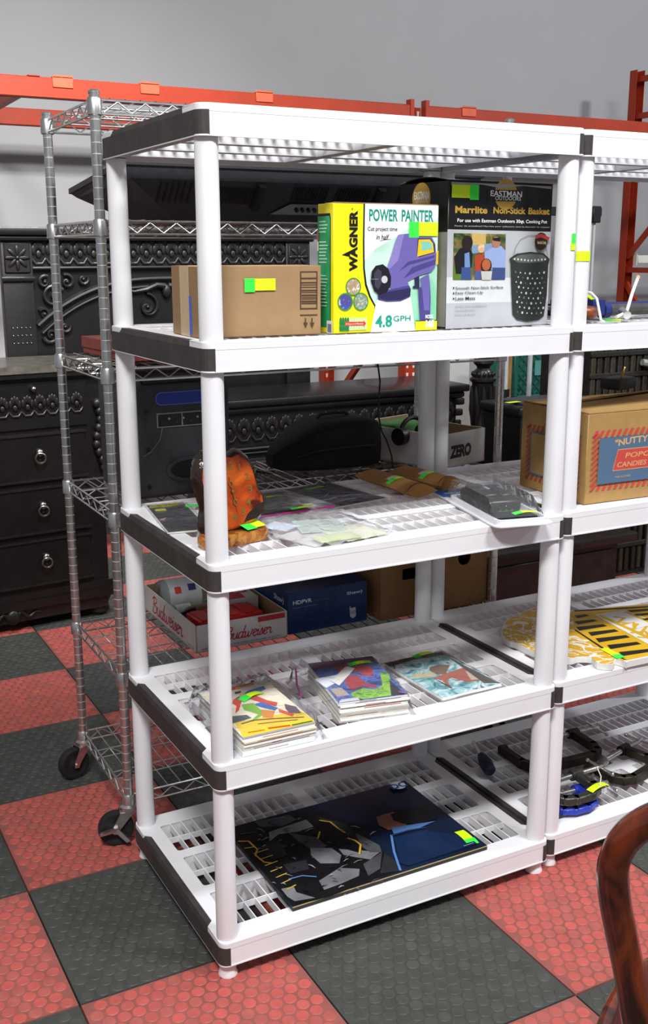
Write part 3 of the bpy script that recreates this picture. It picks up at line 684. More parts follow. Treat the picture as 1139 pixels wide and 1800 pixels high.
f.xs([(525,497),(640,478)], 0.004, ink('d0722a')); f.xs([(665,468),(815,448)], 0.006, ink('d8502c')); f.xs([(825,447),(955,420)], 0.005, ink('3a7a2a'))
f.build('cover', t)
O = f.q(470,295); lot_tag(t, (O[0],O[1],H), (1,0.35,0), (-0.35,1,0), 0.066, 0.02, 0.3, lift=0.0012, droop=0.006)
bg_ = bag(t, -0.018,-0.004, w+0.03, h+0.055, H+0.0015, m_film, seed=4, pad=0.004)
# second pile
K4 = lambda x, y: (500+x/4.38, 1120+y/4.38)
t, f, w, h, H = stack('comic_stack', 'thick bagged comic pile with a red, blue and green cover and pink zip', [K4(505,497),K4(1020,430),K4(600,150),K4(103,215)], Z4+0.050, Z4, 12, 9)
mp(f, K4)
f.rect(0,0,w,h, art('cover_blue', ['1f2f6a','3a5aa8','5a7ac0','4a3a7a'], 26, 0.3))
f.xp([(103,215),(600,150),(660,190),(170,262)], ink('5a2a5a')); f.xp([(340,235),(440,200),(640,230),(690,300),(610,300),(560,270),(420,290)], art('cover_red', ['8a2a3a','b8343a','d2484a'], 40, 0.3))
f.xp([(440,300),(560,300),(640,350),(740,370),(760,390),(640,375),(560,405),(500,370)], ink('a8323a')); f.xp([(720,260),(800,280),(840,330),(900,400),(885,440),(700,465),(620,470),(560,430),(640,390),(740,400),(790,370)], art('cover_green', ['3a7a3a','7fb53a','a4cf4a','5a8a4a'], 36, 0.3))
f.xp([(380,400),(470,390),(560,440),(470,455)], ink('b8a89a')); f.xp([(830,330),(1000,430),(890,440)], ink('2a2230')); f.xp([(220,330),(490,278),(490,300),(350,395)], ink('e6e8f2')); f.xs([(940,412),(985,420)], 0.005, ink('c04a8a')); f.rect(w*0.05,h*0.004,w*0.3,h*0.07, ink('c9c6cc'))
f.xp([(500,480),(560,470),(640,470),(505,497)], ink('cfcfd6'))
f.build('cover', t)
O = f.q(462,236); lot_tag(t, (O[0],O[1],H), (1,0.10,0), (-0.10,1,0), 0.062, 0.018, 0.28, lift=0.0012, droop=0.003)
bag(t, -0.055,-0.012, w+0.018, h+0.01, H+0.0015, m_film, seed=8, pad=0.006)
b = MB(); b.tube([(-0.050,h*0.55,0.012),(-0.046,h*0.75,0.022),(-0.036,h*0.92,0.036),(-0.030,h+0.004,0.040)], 0.0026, m_pink, 6); b.build('zip_strip', t)
b = MB(); b.prism([(0.02,h*0.50),(0.085,h*0.80),(0.100,h*0.72),(0.03,h*0.36)], H+0.0018, H+0.0024, m_paper) ; b.build('paper_slip', t)
# third pile, thin
K4 = lambda x, y: (660+x/4.746, 1100+y/4.746)
t, f, w, h, H = stack('comic_stack', 'thin bagged comic pile with a pale teal and brown cover', [K4(535,607),K4(1035,483),K4(588,225),K4(75,292)], Z4+0.012, Z4, 4, 12)
mp(f, K4)
f.rect(0,0,w,h, art('cover_teal', ['1f4a55','5aa0a8','a8cfd2','dfeaea','3a7a80'], 22, 0.25)); f.xp([(75,292),(240,265),(585,228),(620,250),(350,275),(120,320)], ink('3a2a28'))
f.xp([(300,395),(480,380),(560,395),(440,420),(290,420)], ink('c9b488')); f.xp([(470,340),(560,320),(640,330),(600,400),(520,400),(465,365)], ink('7a5a4a')); f.xp([(480,430),(640,380),(760,350),(860,400),(900,450),(780,470),(640,430),(600,450),(640,520),(600,500),(560,450)], ink('a85a44')); f.xp([(760,380),(850,400),(880,450),(800,450)], ink('c8b0a0'))
f.xp([(640,270),(760,340),(1000,470),(1035,483),(900,480),(700,320)], ink('4a3a34')); f.xp([(480,425),(620,500),(640,530),(560,480)], ink('2a3a40'))
f.build('cover', t)
O = f.q(368,268); lot_tag(t, (O[0],O[1],H), (1,0.12,0), (-0.12,1,0), 0.062, 0.016, 0.26, lift=0.0012, droop=0.004)
bag(t, -0.025,-0.010, w+0.012, h+0.015, H+0.0015, m_film, seed=15, pad=0.004)

# ---- framed poster board on the bottom shelf
K5 = lambda x, y: (400+x/2.373, 1350+y/2.373)
px = [K5(260,585),K5(1080,325),K5(748,58),K5(-3,244)]
O, rz, w, h = flat_frame(px, Z5+0.012)
t = thing('poster_board', 'dark navy comic art poster board with gold edge lines and grey figure', 'poster', (O.x,O.y,Z5+0.0012), rz)
b = MB(); b.box((0,0,0),(w,h,0.011), mat('board_edge', hexc('#1a1a1c'), 0.5)); b.build('board', t)
f = mp(Print((0,0,0.011), X, Y).setmap(px, w, h), K5)
f.rect(0,0,w,h, mat('navy_print', hexc('#101f38'), 0.22, var=0.45, scale=5))
G0, G1, G2, G3 = [mat('grey_print_%d'%k, hexc(c), 0.25, var=0.35, scale=14) for k, c in enumerate(('#141416','#2b2d31','#4a4c50','#76787b'))]
GY = ink('c9a63c', 0.3); BL2, BL3 = ink('24406e', 0.25), ink('5a82c0', 0.25)
f.xp([(36,236),(330,175),(420,180),(560,240),(640,330),(700,380),(725,430),(600,470),(420,540),(262,580),(40,300)], G0)
for pts, m_ in (([(120,215),(270,190),(300,210),(240,235),(150,240)],G2),([(180,260),(340,210),(370,240),(300,260),(220,270),(180,300)],G3),([(265,265),(380,285),(420,320),(380,350),(300,300)],G2),
  ([(350,330),(440,330),(480,360),(470,395),(390,395),(352,360)],G3),([(390,200),(500,230),(540,270),(500,290),(440,240)],G1),([(470,335),(550,340),(640,350),(600,380),(540,370),(490,360)],G3),
  ([(540,265),(640,320),(650,350),(600,350),(560,320)],G2),([(380,470),(470,415),(555,420),(550,450),(470,485),(400,510)],G3),([(570,400),(650,350),(640,420),(590,450)],G2),([(660,350),(720,400),(720,430),(640,440)],G1),
  ([(215,505),(270,495),(280,520),(360,545),(270,560),(240,540)],G3),([(150,350),(240,330),(250,360),(190,380)],G1),([(230,400),(330,380),(340,420),(260,440)],G1),([(130,330),(200,300),(260,320),(180,350)],G1)): f.xp(pts, m_)
f.xp([(380,225),(430,215),(520,290),(560,310),(565,355),(480,330),(400,295)], ink('0a0a0c', 0.3)); 
f.xs([(395,215),(440,222),(470,248),(500,268)], 0.005, GY); f.xs([(508,290),(540,300),(562,318),(556,358)], 0.005, GY); f.xs([(395,262),(384,292)], 0.004, GY)
for k in range(7): x = 100+k*22; y = 345+k*26; f.xs([(x+8,y+8),(x+72-k*4,y-12)], 0.0035, GY)
f.xs([(45,300),(90,300),(125,335),(115,360),(150,390),(185,395)], 0.005, GY); f.xs([(70,330),(110,325)], 0.003, GY)
f.xp([(630,205),(700,185),(760,230),(740,250),(680,260),(640,240)], ink('8a5a48', 0.3)); f.xp([(690,195),(780,165),(860,180),(880,215),(800,235),(740,235),(700,220)], G0); f.xp([(690,250),(760,240),(870,225),(800,255),(700,275)], BL3)
f.xs([(690,280),(700,350),(715,400),(725,430)], 0.006, BL3); f.xs([(690,282),(760,262),(830,250)], 0.005, BL2); f.xp([(700,290),(830,262),(1000,290),(1040,320),(760,410),(725,400)], mat('blue_print', hexc('#12284a'), 0.22, var=0.4, scale=8))
f.xs([(250,465),(310,450),(370,455)], 0.004, BL3); f.xs([(60,270),(120,262)], 0.004, BL2)
rnd = random.Random(21)
for k in range(70):
    a_ = rnd.random(); c_ = rnd.random(); x = 110+a_*520; y = 225+c_*300+(a_-0.5)*60
    if y > 600-0.33*x*0.5+60 or y < 180: continue
    an = rnd.choice((-0.5,-0.35,0.5,0.2)); L_ = rnd.uniform(14,46)
    f.xs([(x,y),(x+L_*0.5*math.cos(an),y+L_*0.5*math.sin(an)-4),(x+L_*math.cos(an),y+L_*math.sin(an))], [0.0012,rnd.uniform(0.002,0.005),0.0008], rnd.choice((G0,G0,G2,G3,ink('9a9c9f',0.3))))
f.xd(722,85,31, ink('e6ebf2')); f.xt('DC', 704,102,742,70, ink('24509a'), bold=0.04)
f.xs([(985,336),(1025,322)], 0.0025, ink('8a96a8'))
f.build('printed_art', t)
b = MB(); b.box((0.0,-0.0006,0.009),(w,0.0012,0.0114), mat('gold_edge', hexc('#b39a58'), 0.4)); b.build('gold_edge', t)
O = f.q(985,318); lot_tag(t, (w-0.014,0.020,0.0105), (0.06,1,0), (-1,0.06,0), 0.07, 0.028, 0.3, flip=False, lift=0.0012, droop=0.003)
# ================================================================== third shelf of the first unit
# magazine in a sleeve
def sleeve(name, label, px, z, base, group=None, film_m=None, cat='magazine', th=0.004, margin=0.006):
    O, rz, w, h = flat_frame(px, z+th)
    t = thing(name, label, cat, (O.x,O.y,z+0.0012), rz, group)
    b = MB(); b.box((0,0,0),(w,h,th-0.001), m_paper); b.build('backing_board', t)
    f = Print((0,0,th-0.001), X, Y).setmap(px, w, h); f.rect(0.003,0.003,w-0.003,h-0.003, base)
    return t, f, w, h
def sheet_over(t, w, h, z, seed, m=None, name='clear_sleeve', e=0.005):
    rnd = random.Random(seed); b = MB(); n = 8
    vs = [(-e+(w+2*e)*i/n, -e+(h+2*e)*j/n, z+rnd.uniform(0,0.0015)) for j in range(n+1) for i in range(n+1)]
    b.add(vs, [(j*(n+1)+i, j*(n+1)+i+1, (j+1)*(n+1)+i+1, (j+1)*(n+1)+i) for j in range(n) for i in range(n)], m or m_film, True); return b.build(name, t)
K3 = lambda x, y: (220+x/4.068, 760+y/4.068)
GS = 'sleeved magazines on the third shelf'
t, f, w, h = sleeve('magazine', 'dark magazine with a yellow masthead lying behind the burl clock', [K3(362,714),K3(640,690),K3(395,500),K3(88,527)], Z3, art('mag_dark', ['18181a','2b2b30','4a4650','3a2e2a'], 18, 0.3), GS)
mp(f, K3); f.xp([(120,530),(335,503),(362,530),(140,552)], ink('b8b22c')); f.xt('HARDW', 366,522,470,500, ink('c9c9c4'), bold=0.02); f.xp([(190,562),(262,553),(288,570),(205,578)], ink('c8c83a'))
f.xp([(250,640),(310,620),(300,640)], ink('b88a7a')); f.xt('KILLER WALLS', 140,548,335,512, ink('2c2c14'))
f.build('cover', t); O = f.q(430,545); lot_tag(t, (O[0],O[1],0.003), (1,0.1,0), (-0.1,1,0), 0.05, 0.016, 0.9, lift=0.0014); sheet_over(t, w, h, 0.0042, 3)
K3b = lambda x, y: (450+x/4.219, 800+y/4.219)
q1, q2 = onz(*K3b(455,410), Z3), onz(*K3b(140,265), Z3)
t, f, w, h = sleeve('magazine', 'grey and black sleeved magazine beside the burl clock', [K3b(20,450),K3b(455,408),K3b(145,266),K3b(-190,300)], Z3, art('mag_grey', ['4a4c4c','7d8080','a4a6a4','5a5552'], 14, 0.3), GS)
mp(f, K3b); f.xp([(20,440),(240,400),(310,368),(440,405),(455,408),(20,450)], ink('1a1a1e')); f.xs([(90,330),(200,355)], 0.004, ink('8a5a50'))
f.build('cover', t); O = f.q(40,318); lot_tag(t, (O[0],O[1],0.003), (1,0.12,0), (-0.12,1,0), 0.055, 0.014, 0.1, lift=0.0014); sheet_over(t, w, h, 0.0042, 5)
t, f, w, h = sleeve('magazine', 'deep blue sleeved art print with white splashes', [K3b(480,408),K3b(930,325),K3b(605,203),K3b(198,240)], Z3, art('mag_blue', ['14203c','1f3a5a','22283c','3a5a78'], 14, 0.3), GS)
mp(f, K3b); f.xp([(198,240),(270,232),(560,392),(480,408)], ink('c4c8ca')); f.xp([(480,408),(560,392),(930,325),(800,350)], ink('7a7270'))
f.xp([(440,310),(560,290),(700,280),(800,290),(760,330),(600,350),(480,350)], ink('2a2036'));
for a in (((440,330),(520,325),(600,300)),((560,345),(640,330),(720,320)),((500,300),(560,270),(620,262)),((640,300),(700,290),(780,296)),((300,260),(380,262),(430,280)),((460,355),(540,360),(600,348))): f.xs(a, 0.0035, ink('9fb0c0'))
f.build('cover', t); O = f.q(428,250); lot_tag(t, (O[0],O[1],0.003), (1,0.12,0), (-0.12,1,0), 0.062, 0.016, 0.1, lift=0.0014); sheet_over(t, w, h, 0.0042, 7)
# zip bag with papers
px = [K3b(262,712),K3b(960,600),K3b(668,395),K3b(10,485)]
O, rz, w, h = flat_frame(px, Z3+0.006)
t = thing('zip_bag', 'clear zip bag of papers with a pink seal', 'bag', (O.x,O.y,Z3+0.0012), rz)
rnd = random.Random(5)
for k, (x0,y0,x1,y1,c,zr) in enumerate(((0.06,0.10,0.55,0.55,'c9c2c2',.3),(0.45,0.05,0.93,0.45,'d6d2b4',.1),(0.30,0.35,0.75,0.75,'b4c4b8',-.3),(0.05,0.55,0.30,0.80,'cfd8e8',.5),(0.2,0.02,0.62,0.20,'b9c48a',0))):
    b = MB(); T = Matrix.Translation((w*(x0+x1)/2,h*(y0+y1)/2,0.001+0.0022*k)) @ Matrix.Rotation(zr,4,'Z'); a, c2 = w*(x1-x0)/2, h*(y1-y0)/2
    b.box((-a,-c2,0),(a,c2,0.002), mat('leaflet_'+c, hexc('#'+c), 0.5, var=0.12, scale=30), T=T); b.build('leaflet', t)
bag(t, -0.004,-0.004,w+0.004,h+0.004,0.016, m_film2, seed=22, sag=0.012, pad=0.02)
b = MB(); b.tube([(0.0,h-0.002,0.010),(w*0.35,h,0.013),(w*0.7,h,0.012),(w,h-0.001,0.014)], 0.003, m_pink, 6); b.build('zip_strip', t)
lot_tag(t, (w*0.47,h-0.016,0.022), (1,0.05,0), (-0.05,1,0), 0.062, 0.014, 0.24, lift=0.003)
# burl wood clock
m_burl = art('burl_face', ['4a1806','b0440e','cc5a14','d86a1c','c04e10'], 14, 0.12, dist=0.6)
m_bark = mat('varnished_bark', hexc('#2a1c14'), 0.12, var=0.5, scale=30, bump=1.0, bscale=70, coat=0.6)
m_base = art('burl_base', ['3a2010','9a5a24','c4883e','a8682c'], 26, 0.12, dist=1.2)
m_brass = mat('brass', hexc('#c9ac5c'), 0.3, metal=0.9, var=0.05)
A = onz(352,972,Z3); t = thing('burl_clock', 'varnished orange burl wood clock with brass numerals on slab foot', 'clock', onz(390,962,Z3)+Vector((0.004,0,0.001)), 0.10)
def blob(pts, n=3):   # smooth closed outline
    out = []
    for i in range(len(pts)):
        p0, p1, p2, p3 = pts[i-1], pts[i], pts[(i+1)%len(pts)], pts[(i+2)%len(pts)]
        for k in range(n):
            s_ = k/n; out.append(tuple(0.5*((2*p1[j])+(-p0[j]+p2[j])*s_+(2*p0[j]-5*p1[j]+4*p2[j]-p3[j])*s_*s_+(-p0[j]+3*p1[j]-3*p2[j]+p3[j])*s_**3) for j in (0,1)))
    return out
b = MB(); base = blob([(-0.045,-0.012),(0.0,-0.018),(0.05,-0.010),(0.098,-0.004),(0.118,0.014),(0.105,0.050),(0.05,0.060),(-0.01,0.058),(-0.042,0.036),(-0.052,0.010)])
rnd = random.Random(3)
n = len(base); cx, cy = 0.035, 0.02
rings = [(0.94,0.0),(1.0,0.008),(0.99,0.020),(0.92,0.026)]
vs = [(cx+(x-cx)*s_*rnd.uniform(.985,1.015), cy+(y-cy)*s_, z+rnd.uniform(0,0.0015)*(z > 0)) for s_, z in rings for x, y in base]
b.add(vs, [(r*n+k, r*n+(k+1)%n, (r+1)*n+(k+1)%n, (r+1)*n+k) for r in range(3) for k in range(n)]+[tuple(range(n-1,-1,-1)), tuple(range(3*n,4*n))], m_base, True); b.build('foot_slab', t)
S = 0.00092     # metres per crop pixel on the face
Tf = Matrix.Translation((0.008,0.030,0.024)) @ Matrix.Rotation(math.radians(8),4,'X').inverted() @ Matrix(((1.10,0,0,0),(0,0,1,0),(0,1.08,0,0),(0,0,0,1)))
face = blob([(-0.030,0.0),(0.01,-0.004),(0.05,0.002),(0.075,0.010),(0.094,0.030),(0.100,0.058),(0.089,0.080),(0.083,0.112),(0.072,0.140),(0.050,0.158),(0.030,0.153),(0.008,0.160),(-0.016,0.158),(-0.036,0.140),(-0.042,0.112),(-0.036,0.080),(-0.030,0.050),(-0.038,0.024)], 3)
n = len(face); mx, my = 0.026, 0.08; vs = []
for s_, y in ((0.90,-0.018),(0.97,-0.014),(1.06,-0.002),(1.08,0.010),(1.02,0.020)):
    for (x,z) in face: j = rnd.uniform(.975,1.025) if -0.013 < y else rnd.uniform(.99,1.01); vs.append((mx+(x-mx)*s_*j, my+(z-my)*s_*j, y))
b = MB(); b.add(vs, [(r*n+k, r*n+(k+1)%n, (r+1)*n+(k+1)%n, (r+1)*n+k) for r in range(4) for k in range(n)]+[tuple(range(4*n,5*n))], m_bark, True, T=Tf); sl = b.build('burl_slab', t)
b = MB(); b.add([(mx+(x-mx)*.905, my+(z-my)*.905, -0.0178) for x,z in face]+[(mx+(x-mx)*.86, my+(z-my)*.86, -0.0195) for x,z in face], [(k,(k+1)%n,n+(k+1)%n,n+k) for k in range(n)]+[tuple(range(n,2*n))], m_burl, False, T=Tf)
b.add([(0.075,0.020,-0.0196),(0.092,0.030,-0.0196),(0.096,0.05,-0.0196),(0.080,0.048,-0.0196),(0.055,0.030,-0.0196),(0.045,0.014,-0.0196)], [(0,1,2,3,4,5)], m_bark, T=Tf); b.build('clock_face', sl)
for k, (num) in enumerate(('12','1','2','3','4','5','6','7','8','9','10','11')):
    a = PI/2-k*PI/6; vsn, fsn = text_data(num, 0.02); cxn = sum(p[0] for p in vsn)/len(vsn); cyn = sum(p[1] for p in vsn)/len(vsn); sc = 0.020
    b = MB(); b.add([(mx+0.040*math.cos(a)+(x-cxn)*sc, my+0.052*math.sin(a)+(y-cyn)*sc, -0.0203) for x,y in vsn], fsn, m_brass, T=Tf); b.build('numeral', sl)
b = MB()
for a, L in ((math.radians(100),0.030),(math.radians(-80),0.046)):
    dx, dy = math.cos(a), math.sin(a)
    b.tube([Tf @ Vector((mx+dx*q, my+dy*q, -0.0215)) for q in (0.0,L*.4)], 0.0014, m_brass, 6)
    c = (mx+dx*L*.5, my+dy*L*.5); b.tube([Tf @ Vector((c[0]+0.004*math.cos(u*PI/4), c[1]+0.006*math.sin(u*PI/4), -0.0215)) for u in range(8)], 0.0012, m_brass, 5, closed=True)
    b.tube([Tf @ Vector((mx+dx*q, my+dy*q, -0.0215)) for q in (L*.62,L)], [0.0010,0.0005], m_brass, 6)
b.cyl(Tf @ Vector((mx,my,-0.019)), Tf @ Vector((mx,my,-0.0235)), 0.0035, m_brass, seg=10); b.build('clock_hands', sl)
lot_tag(t, (0.052,-0.010,0.0300), (1,0.22,0), (-0.22,1,0.25), 0.055, 0.026, 0.35, lift=0.002)
# kraft pillow boxes
m_kr2 = mat('kraft_pillow', hexc('#a9783f'), 0.7, var=0.08, scale=30, bump=0.06, bscale=150)
def pillow(label, p_a, p_b, tag_side):
    A, B = onz(*p_a, Z3+0.018), onz(*p_b, Z3+0.018); rz, L = rot_frame(A, B); c = (A+B)/2
    t = thing('pillow_box', label, 'box', (c.x,c.y,Z3+0.0012), rz, 'kraft pillow boxes on the third shelf')
    Wd, Hh, n, m_ = 0.086, 0.036, 12, 14; L = max(L, 0.13); b = MB(); vs = []
    # two curved faces meeting on the long edges, with concave ends
    for sgn in (1,-1):
        for i in range(m_+1):
            v = -1+2*i/m_
            for k in range(n+1):
                u = -1+2*k/n; dish = 0.022*(1-v*v); x = u*(L/2); x = x-math.copysign(1,u)*dish*abs(u)**6 if sgn > -2 else x
                vs.append((x, v*Wd/2, Hh/2+sgn*(Hh/2)*(1-v*v)))
    R = n+1; base = (m_+1)*R
    fs = [(o+i*R+k, o+i*R+k+1, o+(i+1)*R+k+1, o+(i+1)*R+k) for o in (0,base) for i in range(m_) for k in range(n)]
    for i in range(m_):   # ends
        for k in (0, n): fs.append((i*R+k, (i+1)*R+k, base+(i+1)*R+k, base+i*R+k))
    b.add(vs, fs, m_kr2, True); b.build('sleeve', t)
    b = MB()              # folded end flap with its half round cut
    for s_ in (1,):
        pts = [(L/2-0.028-0.010*math.cos(a)+0.012, 0.040*math.sin(a)) for a in [(-1+2*k/10)*PI/2*0.92 for k in range(11)]]
        b.tube([(x, y, Hh/2+(Hh/2)*(1-(y/(Wd/2))**2)+0.0006) for x, y in pts], 0.0009, ink('5a3a18'), 5)
    b.build('end_fold', t)
    f = Print((0,0,Hh+0.0004), X, Y); b = MB(); k = 6
    def strip(x0, x1, y0, y1, m_, nm):
        q = MB(); vs = []
        for j in range(k+1):
            y = y0+(y1-y0)*j/k; z = Hh/2+(Hh/2)*(1-(y/(Wd/2))**2)+0.0009
            vs += [(x0,y,z),(x1,y,z)]
        q.add(vs, [(2*j,2*j+1,2*j+3,2*j+2) for j in range(k)], m_, True); o_ = q.build(nm, t); return o_
    strip(-0.004,0.012,-0.026,0.030, ink('d4d2c8'), 'paper_label'); strip(0.012,0.030,-0.034,0.026, NY, 'lot_tag'); strip(0.0125,0.0305,-0.038,-0.012, NG, 'lot_tag')
    f = MB(); vsn, fsn = text_data('rustic', 0.0); f.add([(-0.034-y*0.012, -0.012+x*0.012, Hh+0.0008) for x,y in vsn], fsn, ink('4a3218')); f.build('stamp', t)
    return t
pillow('kraft pillow box with a neon tag beside the sleeved blue print', (646,834),(745,866), 0)
pillow('kraft pillow box with a neon tag behind the blister pack', (702,828),(798,853), 0)
# blister pack
m_tray = mat('white_tray', hexc('#e4e6ea'), 0.35, var=0.02); m_dev = mat('black_device', hexc('#1a1a1c'), 0.3, var=0.2, scale=30)
KB = lambda x, y: (760+x/4.746, 840+y/4.746)
_a, _b, _c = onz(*KB(505,410),Z3+0.006), onz(*KB(972,374),Z3+0.006), onz(*KB(15,107),Z3+0.006)
px = [KB(505,410),KB(972,374),KB(470,72),KB(15,107)]
O, rz, w, h = flat_frame(px, Z3+0.006)
t = thing('blister_pack', 'clear blister pack of a black device on white card, overhanging shelf edge', 'package', (O.x,O.y,Z3+0.0012), rz)
b = MB(); plate(b, [rrect(0,0,w,h,0.02,4)], 0.0, 0.004, m_tray, 0.0008); plate(b, [rrect(0.008,0.008,w-0.012,h*0.74,0.012,3), rrect(0.014,0.014,w-0.018,h*0.70,0.010,3)], 0.004, 0.016, m_tray); b.build('backing_card', t)
f = Print((0,0,0.0042), X, Y); f.rect(0.002,h*0.80,w*0.62,h-0.004, ink('2f74d0')); f.text('sanyo', w*0.14,h*0.86,w*0.34,0.022, WH, bold=0.02); f.build('header_print', t)
b = MB(); 
b.rbox((w*0.18,h*0.26,0.006),(w*0.78,h*0.70,0.040), 0.012, m_dev, 3); b.rbox((w*0.22,h*0.34,0.030),(w*0.50,h*0.66,0.050), 0.010, m_dev, 3); b.rbox((w*0.54,h*0.36,0.030),(w*0.74,h*0.64,0.046), 0.008, m_dev, 3)
for k in range(5): b.cyl((w*(0.24+0.1*k),h*0.262,0.022),(w*(0.24+0.1*k),h*0.25,0.022), 0.007, m_dev, seg=10)
b.box((w*0.40,h*0.46,0.0500),(w*0.46,h*0.53,0.0508), ink('8fa0b4')); b.rbox((w*0.16,h*0.10,0.006),(w*0.84,h*0.24,0.014), 0.003, m_dev, 2); b.box((w*0.35,h*0.255,0.012),(w*0.62,h*0.258,0.024), ink('3f7a34')); b.build('device', t)
m_bl = film('blister_shell', alpha=0.05, rough=0.04)
b = MB(); a0 = [(w*0.06,h*0.07),(w*0.90,h*0.07),(w*0.90,h*0.78),(w*0.06,h*0.78)]; a1 = [(w*0.10,h*0.20),(w*0.86,h*0.20),(w*0.86,h*0.74),(w*0.10,h*0.74)]
b.add([(*p,0.0165) for p in a0]+[(*p,0.054) for p in a1], [(0,1,5,4),(1,2,6,5),(2,3,7,6),(3,0,4,7),(4,5,6,7)], m_bl); b.build('blister_shell', t)
lot_tag(t, (w*0.42,h*0.085,0.0175), (1,0.02,0), (-0.02,1,0), 0.062, 0.018, 0.3, lift=0.003, droop=0.004)
# ================================================================== goods on the chrome rack
RZ = lambda k: WLEV[k]+0.0062      # top of a rack shelf's wires
mB = mat('matt_black_plastic', hexc('#17181a'), 0.45, var=0.2, scale=40, bump=0.05, bscale=200)
mB2 = mat('dark_grey_plastic', hexc('#34363b'), 0.5, var=0.2, scale=40); mSil = mat('silver_plastic', hexc('#8d9092'), 0.35, var=0.1)
# television lying on its back, screen up
t = thing('television', 'black flat television lying screen up on the chrome rack', 'television', (0.05,0.645,RZ(1)+0.001), 0)
tw, td = 1.06, 0.50
b = MB()   # bezel slab rises to the front
zf, zb = 0.125, 0.080
b.hexa([(0,0,zf),(tw,0,zf),(tw,td,zb),(0,td,zb),(0,0.002,zf+0.014),(tw,0.002,zf+0.014),(tw,td,zb+0.014),(0,td,zb+0.014)], mB); b.build('bezel', t)
b = MB()
b.hexa([(0.16,0.10,0.002),(tw-0.16,0.10,0.002),(tw-0.16,td-0.08,0.002),(0.16,td-0.08,0.002),(0.02,0.012,zf-0.03),(tw-0.02,0.012,zf-0.03),(tw-0.02,td-0.01,zb-0.01),(0.02,td-0.01,zb-0.01)], mB2)
b.hexa([(0.02,0.012,zf-0.03),(tw-0.02,0.012,zf-0.03),(tw-0.02,td-0.01,zb-0.01),(0.02,td-0.01,zb-0.01),(0.006,0.004,zf),(tw-0.006,0.004,zf),(tw-0.006,td-0.004,zb),(0.006,td-0.004,zb)], mB2)
b.build('back_shell', t)
def tvp(x, s, out=0.0):   # point on the front slope of the shell: s 0 bottom .. 1 top
    return Vector((x, 0.10+(0.012-0.10)*s-0.10*out, 0.002+(zf-0.032)*s-0.088*out))
for x0, n_, dx, h0, h1 in ((0.10,6,0.016,0.45,0.95),(0.25,12,0.009,0.45,0.85),(0.47,12,0.009,0.55,0.92),(0.60,12,0.009,0.55,0.92),(0.80,10,0.010,0.45,0.9)):
    for k in range(n_):
        b = MB(); p = tvp(x0+k*dx,h0,0.02); q = tvp(x0+k*dx,h1,0.02); b.tube([p,q], 0.0022, mB, 5); b.build('vent_slot', t)
for x in (0.37,0.73): b = MB(); b.tube([tvp(x,0.35,0.03),tvp(x,0.96,0.03)], 0.013, mB, 8); b.build('clamp_rib', t)
b = MB(); b.add([tvp(0.42,0.22,0.05),tvp(0.66,0.22,0.05),tvp(0.63,0.50,0.05),tvp(0.47,0.50,0.05)], [(0,1,2,3)], mSil); cp = b.build('connector_panel', t)
for k in range(6):
    b = MB(); c = tvp(0.49+0.018*k,0.38,0.055); d_ = tvp(0.49+0.018*k,0.38,0.12); b.cyl(c, d_, 0.0055, mB, seg=10); b.build('socket', cp)
# flat red game box
m_rbox = mat('faded_red_card', hexc('#8a4238'), 0.6, var=0.12, scale=20)
t = thing('red_box', 'flat faded red cardboard box on the chrome rack', 'box', (0.06,0.72,RZ(2)+0.001), 0.06)
b = MB(); b.rbox((0,0,0),(0.62,0.33,0.042), 0.0015, m_rbox, 1); b.build('box_base', t)
b = MB(); b.rbox((-0.003,-0.003,0.016),(0.623,0.333,0.046), 0.0015, m_rbox, 1); b.build('lid', t)
f = Print((0,0,0.046), X, Y); f.rect(0.05,0.04,0.57,0.29, ink('a45a4a')); f.rect(0.12,0.10,0.30,0.2, ink('7a3028')); f.build('lid_print', t)
# loudspeaker
t = thing('loudspeaker', 'black party loudspeaker with blue pill and control panel', 'speaker', (0.055,0.70,RZ(3)+0.001), 0.02)
m_spk = mat('speaker_shell', hexc('#3c3d42'), 0.55, var=0.15, scale=60, bump=0.2, bscale=300)
sw, sd, sh = 0.285, 0.27, 0.315
b = MB(); b.rbox((0,0,0),(sw,sd,sh), 0.022, m_spk, 3); b.build('cabinet', t)
b = MB(); b.rbox((0.035,-0.004,sh-0.012),(sw-0.03,0.055,sh+0.012), 0.010, mB, 3); b.build('handle', t)
b = MB(); plate(b, [rrect(0.070,0.248,sw-0.035,0.283,0.016,5)], 0, 0.003, ink('5b6fd0'), T=Matrix(((1,0,0,0),(0,0,-1,0),(0,1,0,0),(0,0,0,1)))); plate(b, [rrect(0.073,0.251,sw-0.038,0.280,0.014,5)], 0.003, 0.004, mat('blue_pill', hexc('#1f2f9a'), 0.4, var=0.2, scale=40), T=Matrix(((1,0,0,0),(0,0,-1,0),(0,1,0,0),(0,0,0,1)))); b.build('blue_pill', t)
b = MB(); b.box((0.072,-0.003,0.190),(sw-0.03,0.001,0.228), mSil); b.box((0.075,-0.004,0.193),(0.140,0.0,0.225), mB); b.box((0.144,-0.004,0.193),(sw-0.033,0.0,0.225), mB); pn = b.build('control_panel', t)
for k in range(9):
    b = MB(); x = 0.084+0.020*k; b.cyl((x,-0.004,0.203+0.010*(k%2)),(x,-0.009,0.203+0.010*(k%2)), 0.003, mSil if k % 2 else mB2, seg=8); b.build('knob', pn)
b = MB(); T_ = Matrix(((1,0,0,0.16),(0,0,-1,0),(0,1,0,0.075),(0,0,0,1)))
plate(b, [circle(0,0,0.068,28,0.034), circle(0,0,0.056,28,0.025)], -0.002, 0.006, m_spk, T=T_); plate(b, [circle(0,0,0.057,28,0.026)], 0.0, 0.0012, mB, T=T_); b.build('port', t)
